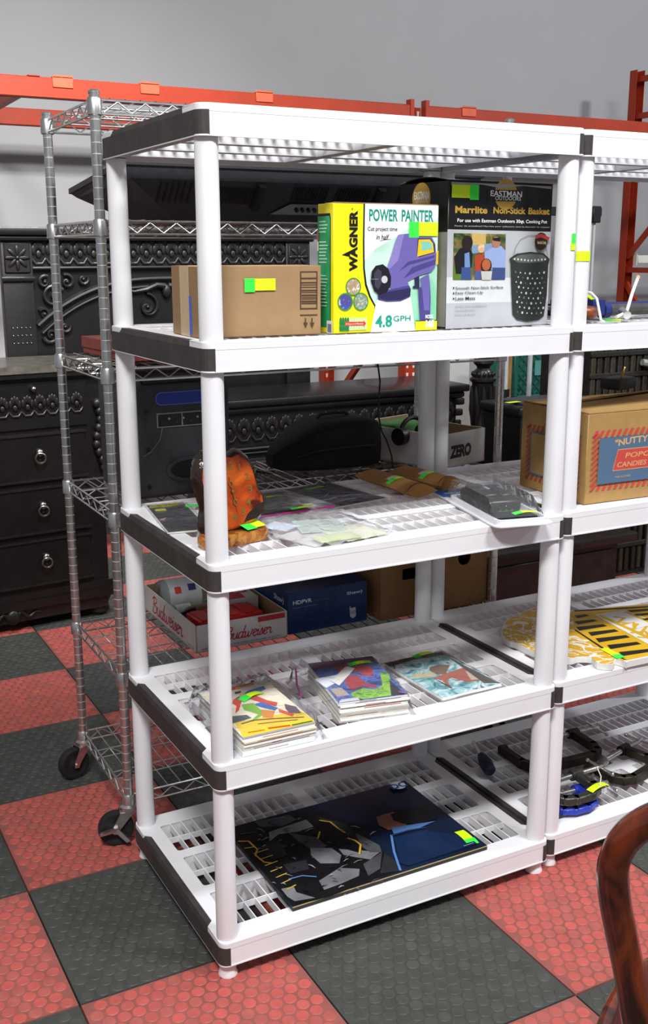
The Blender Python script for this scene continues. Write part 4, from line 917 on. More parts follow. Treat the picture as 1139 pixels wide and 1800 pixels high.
for p in ((0.045,0.235),(0.045,0.135),(0.045,0.035),(sw-0.02,0.035)):
    b = MB(); b.cyl((p[0],-0.002,p[1]),(p[0],0.002,p[1]), 0.006, mB, seg=10); b.build('screw', t)
b = MB(); b.tube([(0.085,-0.006,0.19),(0.075,-0.012,0.16),(0.05,-0.010,0.13),(0.03,-0.008,0.12)], 0.0008, mSil, 5); b.build('wire', t)
# soft black case
m_cloth = mat('black_nylon', hexc('#0e0f11'), 0.85, var=0.2, scale=90, bump=0.3, bscale=400)
def soft_body(mb_, prof, T, m_, nz=10, seed=1, wob=0.003):
    """lofted soft shape: list of (x, half depth, z low, z high)"""
    rnd = random.Random(seed); n = 14; vs = []
    for x, hd, z0, z1 in prof:
        for k in range(n):
            a = 2*PI*k/n; ca, sa = math.cos(a), math.sin(a); p_ = 0.40
            vs.append((x+rnd.uniform(-wob,wob)*0.3, hd*math.copysign(abs(ca)**p_,ca)+rnd.uniform(-wob,wob), (z0+z1)/2+(z1-z0)/2*math.copysign(abs(sa)**p_,sa)+(rnd.uniform(-wob,wob) if sa > -0.2 else 0)))
    R = len(prof)
    mb_.add(vs, [(i*n+k, i*n+(k+1)%n, (i+1)*n+(k+1)%n, (i+1)*n+k) for i in range(R-1) for k in range(n)], m_, True, T)
    mb_.add(vs, [tuple(range(n-1,-1,-1)), tuple((R-1)*n+k for k in range(n))], m_, True, T)
t = thing('soft_case', 'soft black zipped case lying on the chrome rack', 'case', (0.60,0.90,RZ(3)+0.001), -0.1)
b = MB(); soft_body(b, [(-0.055,0.03,0.012,0.05),(-0.03,0.06,0.004,0.075),(0.03,0.10,0.003,0.115),(0.09,0.12,0.003,0.145),(0.16,0.12,0.003,0.155),(0.22,0.12,0.003,0.155),(0.262,0.11,0.010,0.145),(0.275,0.08,0.03,0.12)], None, m_cloth); b.build('case_body', t)
b = MB(); b.tube([(0.0,-0.082,0.05),(0.05,-0.117,0.072),(0.14,-0.124,0.078),(0.23,-0.122,0.078),(0.268,-0.09,0.075)], 0.0028, mB, 6); b.build('zipper', t)
b = MB(); b.tube([(0.10,0.0,0.150),(0.11,0.0,0.160),(0.15,0.0,0.163),(0.19,0.0,0.162),(0.20,0.0,0.154)], 0.005, m_cloth, 6); b.build('carry_strap', t)
# crumpled camouflage cloth
m_camo = art('camo_cloth', ['1a1c1e','6a7560','b0b0a0','c8b4a4','3a3e42','8a90a0'], 22, 0.9, dist=2)
t = thing('camo_cloth', 'crumpled pale camouflage cloth beside the soft black case', 'cloth', (0.355,0.87,RZ(3)+0.001), 0.0)
rnd = random.Random(11); b = MB(); n = 16; vs = []
for j in range(n+1):
    for i in range(n+1):
        a, c = i/n, j/n; e = min(a,1-a,c,1-c)*2; vs.append((a*0.15, c*0.19, 0.002+0.06*e**0.6*(0.5+0.5*math.sin(9*a+3*c)*math.sin(7*c))+rnd.uniform(0,0.012)*e))
b.add(vs, [(j*(n+1)+i, j*(n+1)+i+1, (j+1)*(n+1)+i+1, (j+1)*(n+1)+i) for j in range(n) for i in range(n)], m_camo, True); b.build('cloth', t)
b = MB()
for k in range(9):
    x = 0.004+0.010*k; b.tube([(x,-0.05-0.01*(k%3),0.004),(x+0.05,-0.02,0.012+0.003*(k%4)),(x+0.10,-0.04+0.012*(k%3),0.006)], 0.0022, m_camo if k % 2 else mB, 5)
b.build('cord_tangle', t)
# open white carton printed ZERO
m_wbox = mat('white_corrugated', hexc('#c9c9c6'), 0.7, var=0.05, scale=30)
A = onz(772,829,RZ(3)); 
t = thing('open_carton', 'open white carton printed ZERO with a green packet inside', 'box', (1.000,0.665,RZ(3)+0.001), math.radians(17))
cw, cd, chh = 0.215, 0.32, 0.105
b = MB(); e = 0.004
b.box((0,0,0),(cw,cd,e), m_wbox)
b.box((0,0,0),(cw,e,chh), m_wbox); b.box((0,cd-e,0),(cw,cd,chh+0.01), m_wbox); b.box((0,0,0),(e,cd,chh), m_wbox); b.box((cw-e,0,0),(cw,cd,chh), m_wbox)
b.box((e,e+0.0002,e),(cw-e,e+0.001,chh-0.001), kraft); b.box((e,cd-e-0.001,e),(cw-e,cd-e,chh+0.009), kraft); b.box((e,e,e),(e+0.001,cd-e,chh-0.001), kraft); b.box((cw-e-0.001,e,e),(cw-e,cd-e,chh-0.001), kraft); b.build('carton', t)
f = Print((0,0,0), X, Z); f.text('ZERO', 0.040,0.028,0.105,0.040, ink('1d1f1d'), bold=0.06, shear=0.08, spacing=0.95); f.build('front_print', t)
b = MB(); b.rbox((0.02,0.20,0.006),(0.19,0.30,0.112), 0.01, mat('green_packet', hexc('#3f7a3a'), 0.5, var=0.2, scale=30), 2); b.build('green_packet', t)
t2 = thing('headphones', 'black headphones lying in the open white carton', 'headphones', (1.00,0.80,RZ(3)+0.066), 0.3)
b = MB(); b.tube([(0.0+0.055*math.cos(a),0.02,0.03+0.045*math.sin(a)) for a in [PI*k/10 for k in range(11)]], 0.007, mB, 8); b.build('headband', t2)
for s_ in (-1,1): b = MB(); b.cyl((0.055*s_-0.012,0.02,0.022),(0.055*s_+0.012,0.02,0.022), 0.027, mB, seg=16); b.build('ear_cup', t2)
t2 = tag(MB().tube([tuple(ony(x_,y_,0.622)) for x_, y_ in ((663,632),(668,670),(666,700),(665,730),(671,758),(680,775),(688,800),(691,824))], 0.0026, mB, 6).build('power_cord'), 'thin black cord hanging in front of the open white carton', 'cord')
# beer tray
A, B2 = onz(345.2,1149.6,RZ(4)), onz(505.5,1120,RZ(4)); rz, w = rot_frame(A, B2); hh = 0.078; d = 0.430
m_btray = mat('white_tray_board', hexc('#d7d5d0'), 0.5, var=0.04, scale=30)
t = thing('beer_tray', 'low white cardboard tray with red script lettering', 'box', A+Vector((0,0,0.0012)), rz); e = 0.003
b = MB(); b.box((0,0,0),(w,d,e), m_btray); b.box((0,0,0),(w,e,hh), m_btray); b.box((0,d-e,0),(w,d,hh), m_btray); b.box((0,0,0),(e,d,hh), m_btray); b.box((w-e,0,0),(w,d,hh), m_btray)
b.box((w-e-0.001,e,e),(w-e-0.0002,d-e,hh-0.001), kraft); b.box((e,d-e-0.001,e),(w-e,d-e-0.0002,hh-0.001), kraft); b.build('tray', t)
RED = ink('c02430')
SCRIPT = {'B':[[(0.15,0),(0.30,1.5)],[(0,1.25),(0.2,1.55),(0.6,1.55),(0.7,1.2),(0.35,0.85),(0.7,0.7),(0.75,0.25),(0.45,0),(0.05,0.1)]],
 'u':[[(0,0.55),(0.12,0.8),(0.10,0.2),(0.25,0),(0.45,0.2),(0.55,0.8)],[(0.52,0.5),(0.55,0.05),(0.72,0.15)]],
 'd':[[(0.5,0.65),(0.3,0.8),(0.05,0.5),(0.1,0.05),(0.35,0.05),(0.5,0.45)],[(0.68,1.6),(0.5,0.3),(0.55,0.0),(0.72,0.15)]],
 'w':[[(0,0.6),(0.12,0.8),(0.10,0.15),(0.25,0),(0.42,0.3),(0.48,0.75)],[(0.46,0.5),(0.48,0.1),(0.62,0),(0.82,0.4),(0.85,0.85),(1.0,0.75)]],
 'e':[[(0.05,0.35),(0.35,0.5),(0.38,0.75),(0.2,0.82),(0.05,0.45),(0.12,0.05),(0.3,0),(0.5,0.2)]],
 'i':[[(0,0.5),(0.15,0.8),(0.12,0.1),(0.25,0),(0.35,0.15)],[(0.2,1.1),(0.24,1.2)]],
 's':[[(0,0.15),(0.22,0.85),(0.3,0.5),(0.32,0.15),(0.15,0),(0.02,0.08)],[(0.3,0.1),(0.42,0.2)]],
 'r':[[(0,0.5),(0.14,0.85),(0.18,0.7),(0.36,0.72),(0.34,0.2),(0.45,0),(0.6,0.15)]]}
def script(f, word, u, v, w, h, m_, lw):
    adv = {'B':0.82,'u':0.66,'d':0.68,'w':0.98,'e':0.46,'i':0.34,'s':0.42,'r':0.58}; tot = sum(adv[c] for c in word); x = 0; sx = w/tot; sy = h/1.6
    for c in word:
        for st in SCRIPT[c]:
            pts = [(u+(x+a)*sx+0.22*bb*sy, v+bb*sy) for a, bb in st]
            sm = pts if len(pts) < 3 else [tuple(0.5*((2*pts[i][j])+(-pts[max(i-1,0)][j]+pts[i+1][j])*s_+(2*pts[max(i-1,0)][j]-5*pts[i][j]+4*pts[i+1][j]-pts[min(i+2,len(pts)-1)][j])*s_*s_+(-pts[max(i-1,0)][j]+3*pts[i][j]-3*pts[i+1][j]+pts[min(i+2,len(pts)-1)][j])*s_**3) for j in (0,1)) for i in range(len(pts)-1) for s_ in (0,.25,.5,.75)]+[pts[-1]]
            f.stroke(sm, lw, m_)
        x += adv[c]
f = Print((0,0,0), X, Z); script(f, 'Budweiser', w*0.30, 0.022, w*0.52, 0.036, RED, 0.0030); f.rect(w*0.67,0.060,w*0.97,0.075, RED); f.text('KEEP REFRIGERATED FOR FRESH TASTE AND QUALITY', w*0.06, 0.006, w*0.86, 0.005, ink('3a4a7a')); f.build('front_print', t)
f = Print((0,d,0), -Y, Z); script(f, 'Budweiser', d*0.16, 0.014, d*0.60, 0.052, RED, 0.0042); f.build('side_print', t); f = Print((0,d,0), -Y, Z); f.text('RECYCLE', d*0.86,0.006,d*0.10,0.006, ink('55585f')); f.build('small_print', t)
TB = A; R_ = Matrix.Rotation(rz,4,'Z')
def in_tray(x, y, z): return A+(R_ @ Vector((x,y,z)))+Vector((0,0,0.0012))
m_glass = film('clear_glass', tint=(0.8,0.88,0.86), alpha=0.10, rough=0.03); m_lab = mat('grey_label', hexc('#b9bcbe'), 0.35, var=0.08, scale=30)
def bottle(label, loc, rz_, L, R, m_b, m_l, cap, tilt=0.0, neck=0.35):
    q = thing('bottle', label, 'bottle', loc, rz_, 'bottles lying in the beer tray')
    T = Matrix.Translation((0,0,R)) @ Matrix.Rotation(PI/2,4,'Y') @ Matrix.Rotation(tilt,4,'Y')
    b = MB(); b.lathe([(R*0.86,0),(R,0.012),(R,L*0.58),(R*0.92,L*0.66),(R*neck,L*0.84),(R*neck,L*0.98)], m_b, 22, T=T); b.build('glass_body', q)
    b = MB(); b.lathe([(R*1.004,L*0.10),(R*1.008,L*0.11),(R*1.008,L*0.52),(R*1.004,L*0.53)], m_l, 22, T=T); lb = b.build('paper_label', q)
    b = MB(); b.lathe([(R*neck*1.12,L*0.955),(R*neck*1.18,L*0.96),(R*neck*1.18,L*1.02),(R*neck*0.9,L*1.025)], cap, 16, T=T); b.build('cap', q)
    return q
q = bottle('large clear bottle with a pale label and blue letter in the tray', in_tray(0.020,0.365,0.004), rz-0.02, 0.235, 0.050, m_glass, m_lab, mB)
for (x, a, m_, sx) in ((0.05,0.55,ink('b83a34'),0.010),(0.095,0.65,ink('24306a'),0.012)):
    b = MB()
    vs = [(x-sx+2*sx*i/3, -0.0512*math.cos(a+(j-1.5)*0.14), 0.050+0.0512*math.sin(a+(j-1.5)*0.14)) for j in range(4) for i in range(4)]
    b.add(vs, [(j*4+i,j*4+i+1,(j+1)*4+i+1,(j+1)*4+i) for j in range(3) for i in range(3)], m_, True); b.build('label_print', q)
bottle('brown bottle with a black cap lying in the tray', in_tray(0.148,0.205,0.004), rz+PI-0.05, 0.135, 0.030, mat('brown_glass', hexc('#2a150c'), 0.08, var=0.1), mat('tan_label', hexc('#7a4a34'), 0.5, var=0.2, scale=30), mB, neck=0.5)
bottle('small green bottle lying in the tray', in_tray(0.03,0.276,0.006), rz, 0.11, 0.022, mat('green_glass', hexc('#4f8a4a'), 0.1, var=0.1), m_lab, mB)
t2 = thing('red_package', 'bright red plastic package lying in the beer tray', 'package', in_tray(0.030,0.045,0.004), rz+0.05, 'packages in the beer tray'); m_rp = mat('red_plastic', hexc('#c01c22'), 0.3, var=0.1, scale=20)
b = MB(); b.rbox((0,0,0),(0.20,0.10,0.066), 0.006, m_rp, 2); b.build('package', t2); b = MB()
for k in range(4): b.box((0.01+0.045*k,0.006,0.066),(0.04+0.045*k,0.094,0.0685), m_rp)
b.build('ribs', t2)
t2 = thing('gift_box', 'white and red printed box lying in the beer tray', 'box', in_tray(0.182,0.192,0.052), rz-0.03, 'packages in the beer tray')
b = MB(); b.rbox((-0.03,-0.03,-0.045),(0.08,0.09,0.028), 0.002, m_btray, 1); b.build('box', t2); f = Print((-0.03,-0.03,0.028), X, Y); f.rect(0.002,0.002,0.07,0.085, RED); f.rect(0.05,0.05,0.095,0.112, RED); f.rect(0.055,0.06,0.09,0.106, m_btray); f.build('lid_print', t2)
# blue receiver carton
m_blue = mat('deep_blue_card', hexc('#123262'), 0.35, var=0.22, scale=9)
t, w, d, h = carton('receiver_box', 'dark blue carton printed HDPVR beside the beer tray', 'box', (506.5,1117.2),(645,1090.6),RZ(4),(503,1044.5), depth=0.22, m=m_blue)
Kh = lambda x, y: (x, y)
f = Print((0,0,0), X, Z).setmap([(245,510),(700,425),(695,205),(235,275)], w, h); PB = ink('35588e')
for a in (((300,505),(380,262)),((430,480),(485,245)),((530,460),(535,235)),((600,445),(640,215)),((640,440),(560,225))): f.xs(a, 0.0008, PB)
f.xs([(280,408),(350,420),(440,415),(520,390),(600,350)], 0.001, PB)
f.xt('HDPVR', 268,340,378,300, ink('d9dfe8'), bold=0.02); f.xt('Motorola DCX3400', 386,318,490,298, ink('7088b0')); f.xt('Enregistreur numerique personnel', 268,362,410,332, ink('93a5c4')); f.xt('Shaw)', 580,290,668,254, ink('e4e8ee'), bold=0.015)
f.xp([(600,360),(632,352),(636,400),(620,415),(602,405)], ink('cfd6e0')); f.xp([(598,350),(604,350),(606,390),(600,380)], ink('cfd6e0')); f.xt('HD', 606,392,632,370, m_blue)
f.build('front_print', t)
f = Print((0,d,0), -Y, Z); f.text('Shaw)', d*0.60,h*0.66,d*0.28,0.022, ink('d9dfe8'), bold=0.015); f.build('side_print', t)
# big brown produce carton with hand holes, and the plain one beside it
m_kd = mat('brown_corrugated', hexc('#8f6c44'), 0.8, var=0.07, scale=30, bump=0.08, bscale=120)
def hole_box(name, label, loc, rz_, w, d, h, holes):
    t = thing(name, label, 'box', loc, rz_); e = 0.005; T_ = Matrix(((1,0,0,0),(0,0,-1,0),(0,1,0,0),(0,0,0,1)))
    b = MB(); plate(b, [[(0,0),(w,0),(w,h),(0,h)]]+holes, -e, 0, m_kd, T=T_); b.build('front_panel', t)
    b = MB(); b.box((0,e,0),(e,d,h), m_kd); b.build('side_panel', t); b = MB(); b.box((w-e,e,0),(w,d,h), m_kd); b.build('side_panel', t)
    b = MB(); b.box((0,d-e,0),(w,d,h), m_kd); b.build('back_panel', t); b = MB(); b.box((e,e,0),(w-e,d-e,e), m_kd); b.build('bottom_panel', t); b = MB(); b.box((0,0,h),(w,d,h+e), m_kd); b.build('lid', t)
    return t
hole_box('produce_box', 'tall brown carton with round air holes and a hand slot', (0.778,0.640,RZ(4)+0.0012), 0.0, 0.385, 0.36, 0.335, [rrect(0.075,0.115,0.125,0.150,0.006,3), circle(0.300,0.155,0.024,18), circle(0.232,0.235,0.024,18)])
t = thing('cardboard_box', 'dull brown carton standing behind the blue receiver carton', 'box', (0.49,0.905,RZ(4)+0.0012), 0.0)
b = MB(); b.rbox((0,0,0),(0.27,0.15,0.26), 0.0015, m_kd, 1); b.build('body', t); b = MB(); b.box((0.0,-0.001,0.20),(0.27,0.0005,0.203), ink('6a4a2a')); b.box((0.10,-0.001,0.0),(0.15,0.0004,0.26), tapem); b.build('packing_tape', t)

# ================================================================== goods on the second white unit
# popcorn carton
m_pk = mat('popcorn_board', hexc('#a8844f'), 0.75, var=0.06, scale=30, bump=0.06, bscale=120)
A, B2 = onz(1026,888.7,Z3), onz(1139,874,Z3); rz, _ = rot_frame(A, B2); h = zat(A,1033,729.5)-Z3; w, d = 0.42, 0.265
t = thing('popcorn_carton', 'brown carton with red striped border and blue popcorn panel', 'box', A+Vector((0,0,0.0015)), rz)
b = MB(); b.rbox((0,0,0),(w,d,h), 0.002, m_pk, 1); b.build('body', t)
Kp = lambda x, y: (900+x/4.766, 660+y/4.766)
wr = (B2-A).length
f = Print((0,0,0), X, Z).setmap([(600,1090),(1139,1020),(1139,248),(635,330)], wr, h)
CR, CB = ink('c4453e',0.7), ink('4f6a86',0.7); CT = ink('cda268',0.7)
def stripes(f, u0, v0, u1, v1, wd, m_, n_h, n_v):
    sl = wd*0.9
    for k in range(n_h):
        x = u0+(u1-u0)*k/n_h; s_ = (u1-u0)/n_h*0.5
        for v in (v0, v1-wd): f.poly([(x,v),(x+s_,v),(min(x+s_+sl*.6,u1),v+wd),(min(x+sl*.6,u1),v+wd)], m_)
    for k in range(n_v):
        y = v0+(v1-v0)*k/n_v; s_ = (v1-v0)/n_v*0.5
        for u in (u0, u1-wd): f.poly([(u,y),(u+wd,min(y+sl,v1)),(u+wd,min(y+s_+sl,v1)),(u,min(y+s_,v1))], m_)
p0, p1 = f.q(650,975), f.q(690,455); L_ = w-2*p0[0]; v0, v1 = p0[1], f.q(700,455)[1]; u0 = f.q(655,700)[0]; u1 = w-u0
stripes(f, u0, v0, u1, v1, 0.018, CR, 21, 11)
i0, i1, j0, j1 = u0+0.020, u1-0.020, v0+0.018, v1-0.018
f.rect(i0,j0,i1,j1, CB); W_ = i1-i0; H_ = j1-j0
f.text('"NUTTY CLUB"', i0+W_*0.14, j1-H_*0.22, W_*0.55, H_*0.15, CT, bold=0.03, arc=0.006)
f.poly([(i0+W_*0.13,j0+H_*0.26),(i0+W_*0.72,j0+H_*0.26),(i0+W_*0.76,j0+H_*0.72),(i0+W_*0.17,j0+H_*0.72)], CT); f.poly([(i0+W_*0.135,j0+H_*0.275),(i0+W_*0.715,j0+H_*0.275),(i0+W_*0.755,j0+H_*0.705),(i0+W_*0.172,j0+H_*0.705)], CR)
f.text('POPCORN', i0+W_*0.24,j0+H_*0.52,W_*0.42,H_*0.11, CT, bold=0.015, shear=0.15); f.text('CANDIES & NUTS', i0+W_*0.17,j0+H_*0.33,W_*0.52,H_*0.11, CT, bold=0.015, shear=0.15)
f.text('MADE IN CANADA', i0+W_*0.16,j0+H_*0.10,W_*0.14,H_*0.045, CT); f.build('front_print', t)
# plain upright panel in red where the carton's figure stands
f = Print((0,0,0), X, Z, 0.0014); f.rr(i0+W_*0.03,j0+H_*0.06,i0+W_*0.115,j0+H_*0.80,0.006, CT); f.rr(i0+W_*0.036,j0+H_*0.08,i0+W_*0.109,j0+H_*0.78,0.005, CR); f.build('red_panel', t)
f = Print((0,d,0), -Y, Z); stripes(f, d*0.10,h*0.10,d*0.92,h*0.76,0.016, ink('a8483e',0.7), 12, 11); f.rect(d*0.10+0.018,h*0.10+0.018,d*0.92-0.018,h*0.76-0.018, CB); f.rect(d*0.10+0.022,h*0.10+0.022,d*0.92-0.022,h*0.76-0.022, m_pk); f.build('side_print', t)
# top flaps half open
for (x0,x1,y0,y1,za,zb_) in ((0.0,w,0.0,d*0.5,0.001,0.020),(0.0,w,d*0.98,d*0.52,0.001,0.030)):
    b = MB(); n = 6
    for i in range(n):
        a0, a1 = i/n, (i+1)/n; k0 = za+(zb_-za)*a0*a0; k1 = za+(zb_-za)*a1*a1; ya, yb = y0+(y1-y0)*a0, y0+(y1-y0)*a1
        b.hexa([(x0,ya,h+za*.3+k0*0.1),(x1,ya,h+k0),(x1,yb,h+k1),(x0,yb,h+za*.3+k1*0.1),(x0,ya,h+0.003+k0*0.1),(x1,ya,h+0.003+k0),(x1,yb,h+0.003+k1),(x0,yb,h+0.003+k1*0.1)], m_pk)
    b.build('flap', t)
t2 = thing('black_gadget', 'small black gadget lying on the popcorn carton', 'gadget', A+Vector((0.19,0.10,h+0.036)), 0.3)
b = MB(); b.rbox((0,0,0),(0.09,0.06,0.03), 0.006, mB, 2); b.build('shell', t2); b = MB(); b.tube([(0.02,0.01,0.03),(0.015,0.0,0.05),(0.02,0.0,0.06)], 0.003, m_brass, 6); b.build('hook', t2)
# popcorn shaped foam sign lying flat
m_foam = mat('white_foam', hexc('#e2e1dc'), 0.6, var=0.03); m_sy = mat('sign_yellow', hexc('#d9ac1a'), 0.45, var=0.08, scale=12)
OS = onz(1100,1165,Z4+0.018); t = thing('foam_sign', 'yellow and white popcorn tub foam sign lying flat', 'sign', (0,0,Z4+0.0015), 0)
Ks = lambda x, y: (870+x/4.234, 1040+y/4.234)
def G(x, y, z=Z4+0.018): p_ = onz(*Ks(x,y), z); return (p_.x, p_.y)
blobp = blob([G(60,250),G(50,320),G(100,365),G(150,380),G(230,420),G(290,445),G(420,490),G(560,500),G(620,485),G(720,490),G(760,530),G(880,540),G(900,500),G(990,520),G(760,330),G(590,250),G(560,150),G(330,120),G(240,140),G(150,180),G(100,200)], 3)
tub = [G(990,520),(1.46,-0.030),G(1290,75),G(560,140),G(590,290)]
b = MB(); plate(b, [blobp], 0.0, 0.0165, m_foam); b.build('foam_board', t); b = MB(); plate(b, [tub], 0.0, 0.0168, m_foam); b.build('foam_board', t)
f = Print((0,0,0.0168), X, Y, 0.0002)
f.shape([(0.985*x+0.015*1.12, 0.985*y+0.015*0.18) for x, y in blobp], art('popcorn_print', ['d9a81c','d9a81c','d4a015','e6e4da','d9a81c','dcae20','e9e8e0','dcb030','d9a81c'], 13, 0.5, dist=1.0, crisp=True))
rnd = random.Random(8)
for k in range(0):
    a, c = rnd.random(), rnd.random(); x = 70+a*560+c*60; y = 170+c*300
    if not (y < 460 and (y-430)/(x-200+1e-6) < 2): pass
    if y > 210+0.42*(x-60)+150 or y < 260-0.5*(x-60) or y < 120: continue
    r_ = rnd.uniform(14,30); an = rnd.uniform(0,6)
    f.shape(blob([G(x+r_*1.5*math.cos(an+2*PI*i/6)*(0.6+0.6*rnd.random()), y+r_*0.7*math.sin(an+2*PI*i/6)*(0.6+0.6*rnd.random())) for i in range(6)], 2), m_foam)
f.shape([(G(985,512)),(1.457,-0.026),(G(1290,80)),(G(566,146)),(G(594,288))], m_sy)
BKs = ink('1c1a16')
f.poly([G(585,285),G(600,283),G(810,420),G(795,425)], BKs); f.poly([G(590,140),G(1290,100),G(1290,112),G(590,150)], BKs); f.poly([G(930,495),G(945,492),G(985,512),G(960,508)], BKs)
for x0, x1, y, th in ((590,690,180,20),(590,750,224,22),(602,822,266,26),(692,908,304,28),(748,992,350,30),(834,1074,400,30),(922,1200,452,30)):
    sl = -(x1-x0)*0.10; f.poly([G(x0,y),G(x1-18,y+sl),G(x1+14,y+sl+th*0.55),G(x0+26,y+th)], BKs)
f.poly([G(740,175),G(965,140),G(1290,262),G(1290,440),G(1180,415)], m_foam); f.poly([G(760,180),G(790,176),G(1290,400),G(1290,425)], m_sy); f.poly([G(955,152),G(985,150),G(1290,280),G(1290,300)], m_sy)
for a in (((880,190),(960,200),(920,230),(1000,240)),((940,250),(1030,232),(1040,280),(960,270)),((1060,240),(1020,290),(1130,260),(1080,320)),((1010,310),(1120,300),(1160,350),(1060,340))): f.stroke([G(*p_) for p_ in a], 0.012, m_sy)
for x0, y in ((988,142),(1032,172),(1094,206),(1150,240)): f.poly([G(x0,y),G(1290,y-26),G(1290,y-10),G(x0+24,y+12)], BKs)
f.build('sign_print', t)
lp = G(780,432); lq = G(900,495); lot_tag(t, (lp[0],lp[1],0.0175), (lq[0]-lp[0],lq[1]-lp[1],0), (-(lq[1]-lp[1]),lq[0]-lp[0],0), 0.075, 0.024, 0.25, flip=True, lift=0.0012)
# C clamps on the bottom shelf
m_iron = mat('cast_iron', hexc('#4a4a44'), 0.4, metal=0.6, var=0.3, scale=40, bump=0.2, bscale=150); m_rust = mat('old_iron', hexc('#332c22'), 0.5, metal=0.5, var=0.4, scale=40); m_bl = mat('blue_enamel', hexc('#2038a8'), 0.35, var=0.1)
def bar(b, pts, w_, h_, m_):   # flat bar of rectangular section along a path in plan
    for p_, q_ in zip(pts[:-1], pts[1:]):
        p_, q_ = Vector(p_), Vector(q_); d_ = (q_-p_); L = d_.length; a = math.atan2(d_.y, d_.x)
        T_ = Matrix.Translation(p_) @ Matrix.Rotation(a,4,'Z'); b.rbox((-w_*0.35,-w_/2,0),(L+w_*0.35,w_/2,h_), 0.003, m_, 1, T=T_)
def c_clamp(label, loc, rz_, L, D, m_, th=0.022):
    """frame of a C clamp lying flat: jaw, spine, screw jaw; screw with pad and handle"""
    t = thing('c_clamp', label, 'clamp', loc, rz_, 'clamps on the bottom shelf')
    b = MB(); pts = [(0.0,D,0),(0.0,D*0.35,0),(0.012,D*0.12,0),(0.04,0.0,0),(L-0.04,0.0,0),(L-0.012,D*0.12,0),(L,D*0.35,0),(L,D,0)]
    bar(b, pts, 0.024, th, m_); b.cyl((L-0.016,D,th/2),(L+0.020,D,th/2), 0.015, m_, seg=12); b.cyl((-0.008,D,th/2),(0.014,D,th/2), 0.014, m_, seg=12); b.build('frame', t)
    b = MB(); z = th/2; prof = [Vector((L*0.45,D,z))]; b.cyl((L*0.42,D,z),(L+0.10,D,z), 0.0068, m_chr, seg=10)
    k = L*0.44
    while k < L+0.08: b.lathe([(0.0068,k),(0.0080,k+0.0015),(0.0068,k+0.003)], m_chr, 10, T=Matrix.Translation((0,D,z)) @ Matrix.Rotation(PI/2,4,'Y')); k += 0.005
    b.lathe([(0.006,L*0.40),(0.016,L*0.405),(0.016,L*0.425),(0.008,L*0.44)], m_chr, 14, T=Matrix.Translation((0,D,z)) @ Matrix.Rotation(PI/2,4,'Y')); b.build('screw', t)
    b = MB(); b.tube([(L+0.092,D-0.05,z),(L+0.092,D+0.05,z)], 0.0035, m_chr, 8); b.ball((L+0.092,D-0.05,z), 0.006, m_chr, 8, 6); b.ball((L+0.092,D+0.05,z), 0.006, m_chr, 8, 6); b.build('handle', t)
    return t
zc = Z5+0.0095
p_ = onz(990,1380,zc); c1 = c_clamp('grey cast iron C clamp with a lime tag beside the shelf post', (0.985,0.028,zc+0.030), 0.02, 0.135, 0.11, m_iron)
lot_tag(c1, (0.085,-0.012,0.0225), (1,0.15,0), (-0.15,1,0), 0.07, 0.022, 0.0, lift=0.003, droop=0.006)
b = MB(); b.tube([(0.11,0.0,0.024),(0.118,-0.004,0.036),(0.135,0.012,0.05),(0.15,0.045,0.06)], 0.0016, m_foam, 5); b.build('zip_tie', c1)
c_clamp('bright blue C clamp lying under the grey one', (0.985,0.034,zc), -0.06, 0.12, 0.09, m_bl, 0.018)
c_clamp('old dark iron C clamp leaning across the grate', (1.245,0.075,zc), 0.25, 0.18, 0.12, m_rust, 0.026)
c_clamp('large dark C clamp lying at the back of the grate', (1.06,0.255,zc), -0.05, 0.26, 0.15, m_rust, 0.028)
t = thing('tool_handle', 'dark blue handled tool on the bottom shelf', 'tool', (0.945,0.30,zc), 1.2, 'clamps on the bottom shelf'); b = MB(); b.lathe([(0.010,0),(0.018,0.01),(0.020,0.05),(0.014,0.09),(0.012,0.10)], mat('navy_grip', hexc('#0f1a30'), 0.5), 14, T=Matrix.Translation((0,0,0.02)) @ Matrix.Rotation(PI/2,4,'Y')); b.build('grip', t); b = MB(); b.cyl((0.10,0,0.02),(0.19,0,0.02), 0.006, m_chr, seg=10); b.build('shaft', t)
# pipe clamps and tools on the second shelf
zt = Z2+0.0012; m_pipe = mat('grey_pipe', hexc('#6a6a66'), 0.4, metal=0.7, var=0.2, scale=30); m_navy = mat('navy_paint', hexc('#1f2f6e'), 0.4, var=0.2, scale=30); m_org = mat('orange_iron', hexc('#8a4a2c'), 0.4, metal=0.3, var=0.25, scale=30)
GT = 'tools on the second shelf'
def pipe_clamp(label, y, z, r, m_, head):
    t = thing('pipe_clamp', label, 'clamp', (1.085,y,zt+z+0.009), 0, GT)
    b = MB(); b.cyl((0.02,0,r),(0.68,0,r), r, m_, seg=16); b.build('pipe', t)
    b = MB(); b.rbox((0.0,-r*1.35,0.0),(0.045,r*1.35,r*3.0), 0.006, head, 2); b.cyl((0.045,0,r),(0.065,0,r), r*1.5, head, seg=14); b.build('clamp_head', t)
    b = MB(); b.cyl((-0.035,0,r*1.2),(0.01,0,r*1.2), r*0.42, m_chr, seg=10); b.tube([(-0.03,-0.022,r*1.2-0.003),(-0.03,0.022,r*1.2+0.003)], 0.003, m_chr, 6); b.build('screw', t)
    return t
pipe_clamp('grey pipe clamp with a navy head, nearest the carton rim', 0.16, 0.0, 0.014, m_pipe, m_navy)
pipe_clamp('navy painted pipe clamp lying behind the grey one', 0.212, 0.0, 0.015, m_navy, m_rust)
pipe_clamp('dark steel pipe clamp behind the navy one', 0.290, 0.0, 0.013, m_rust, m_navy)
t = thing('copper_clamp', 'rust orange curved clamp body on the second shelf', 'clamp', (0.985,0.080,zt+0.002), 0.1, GT)
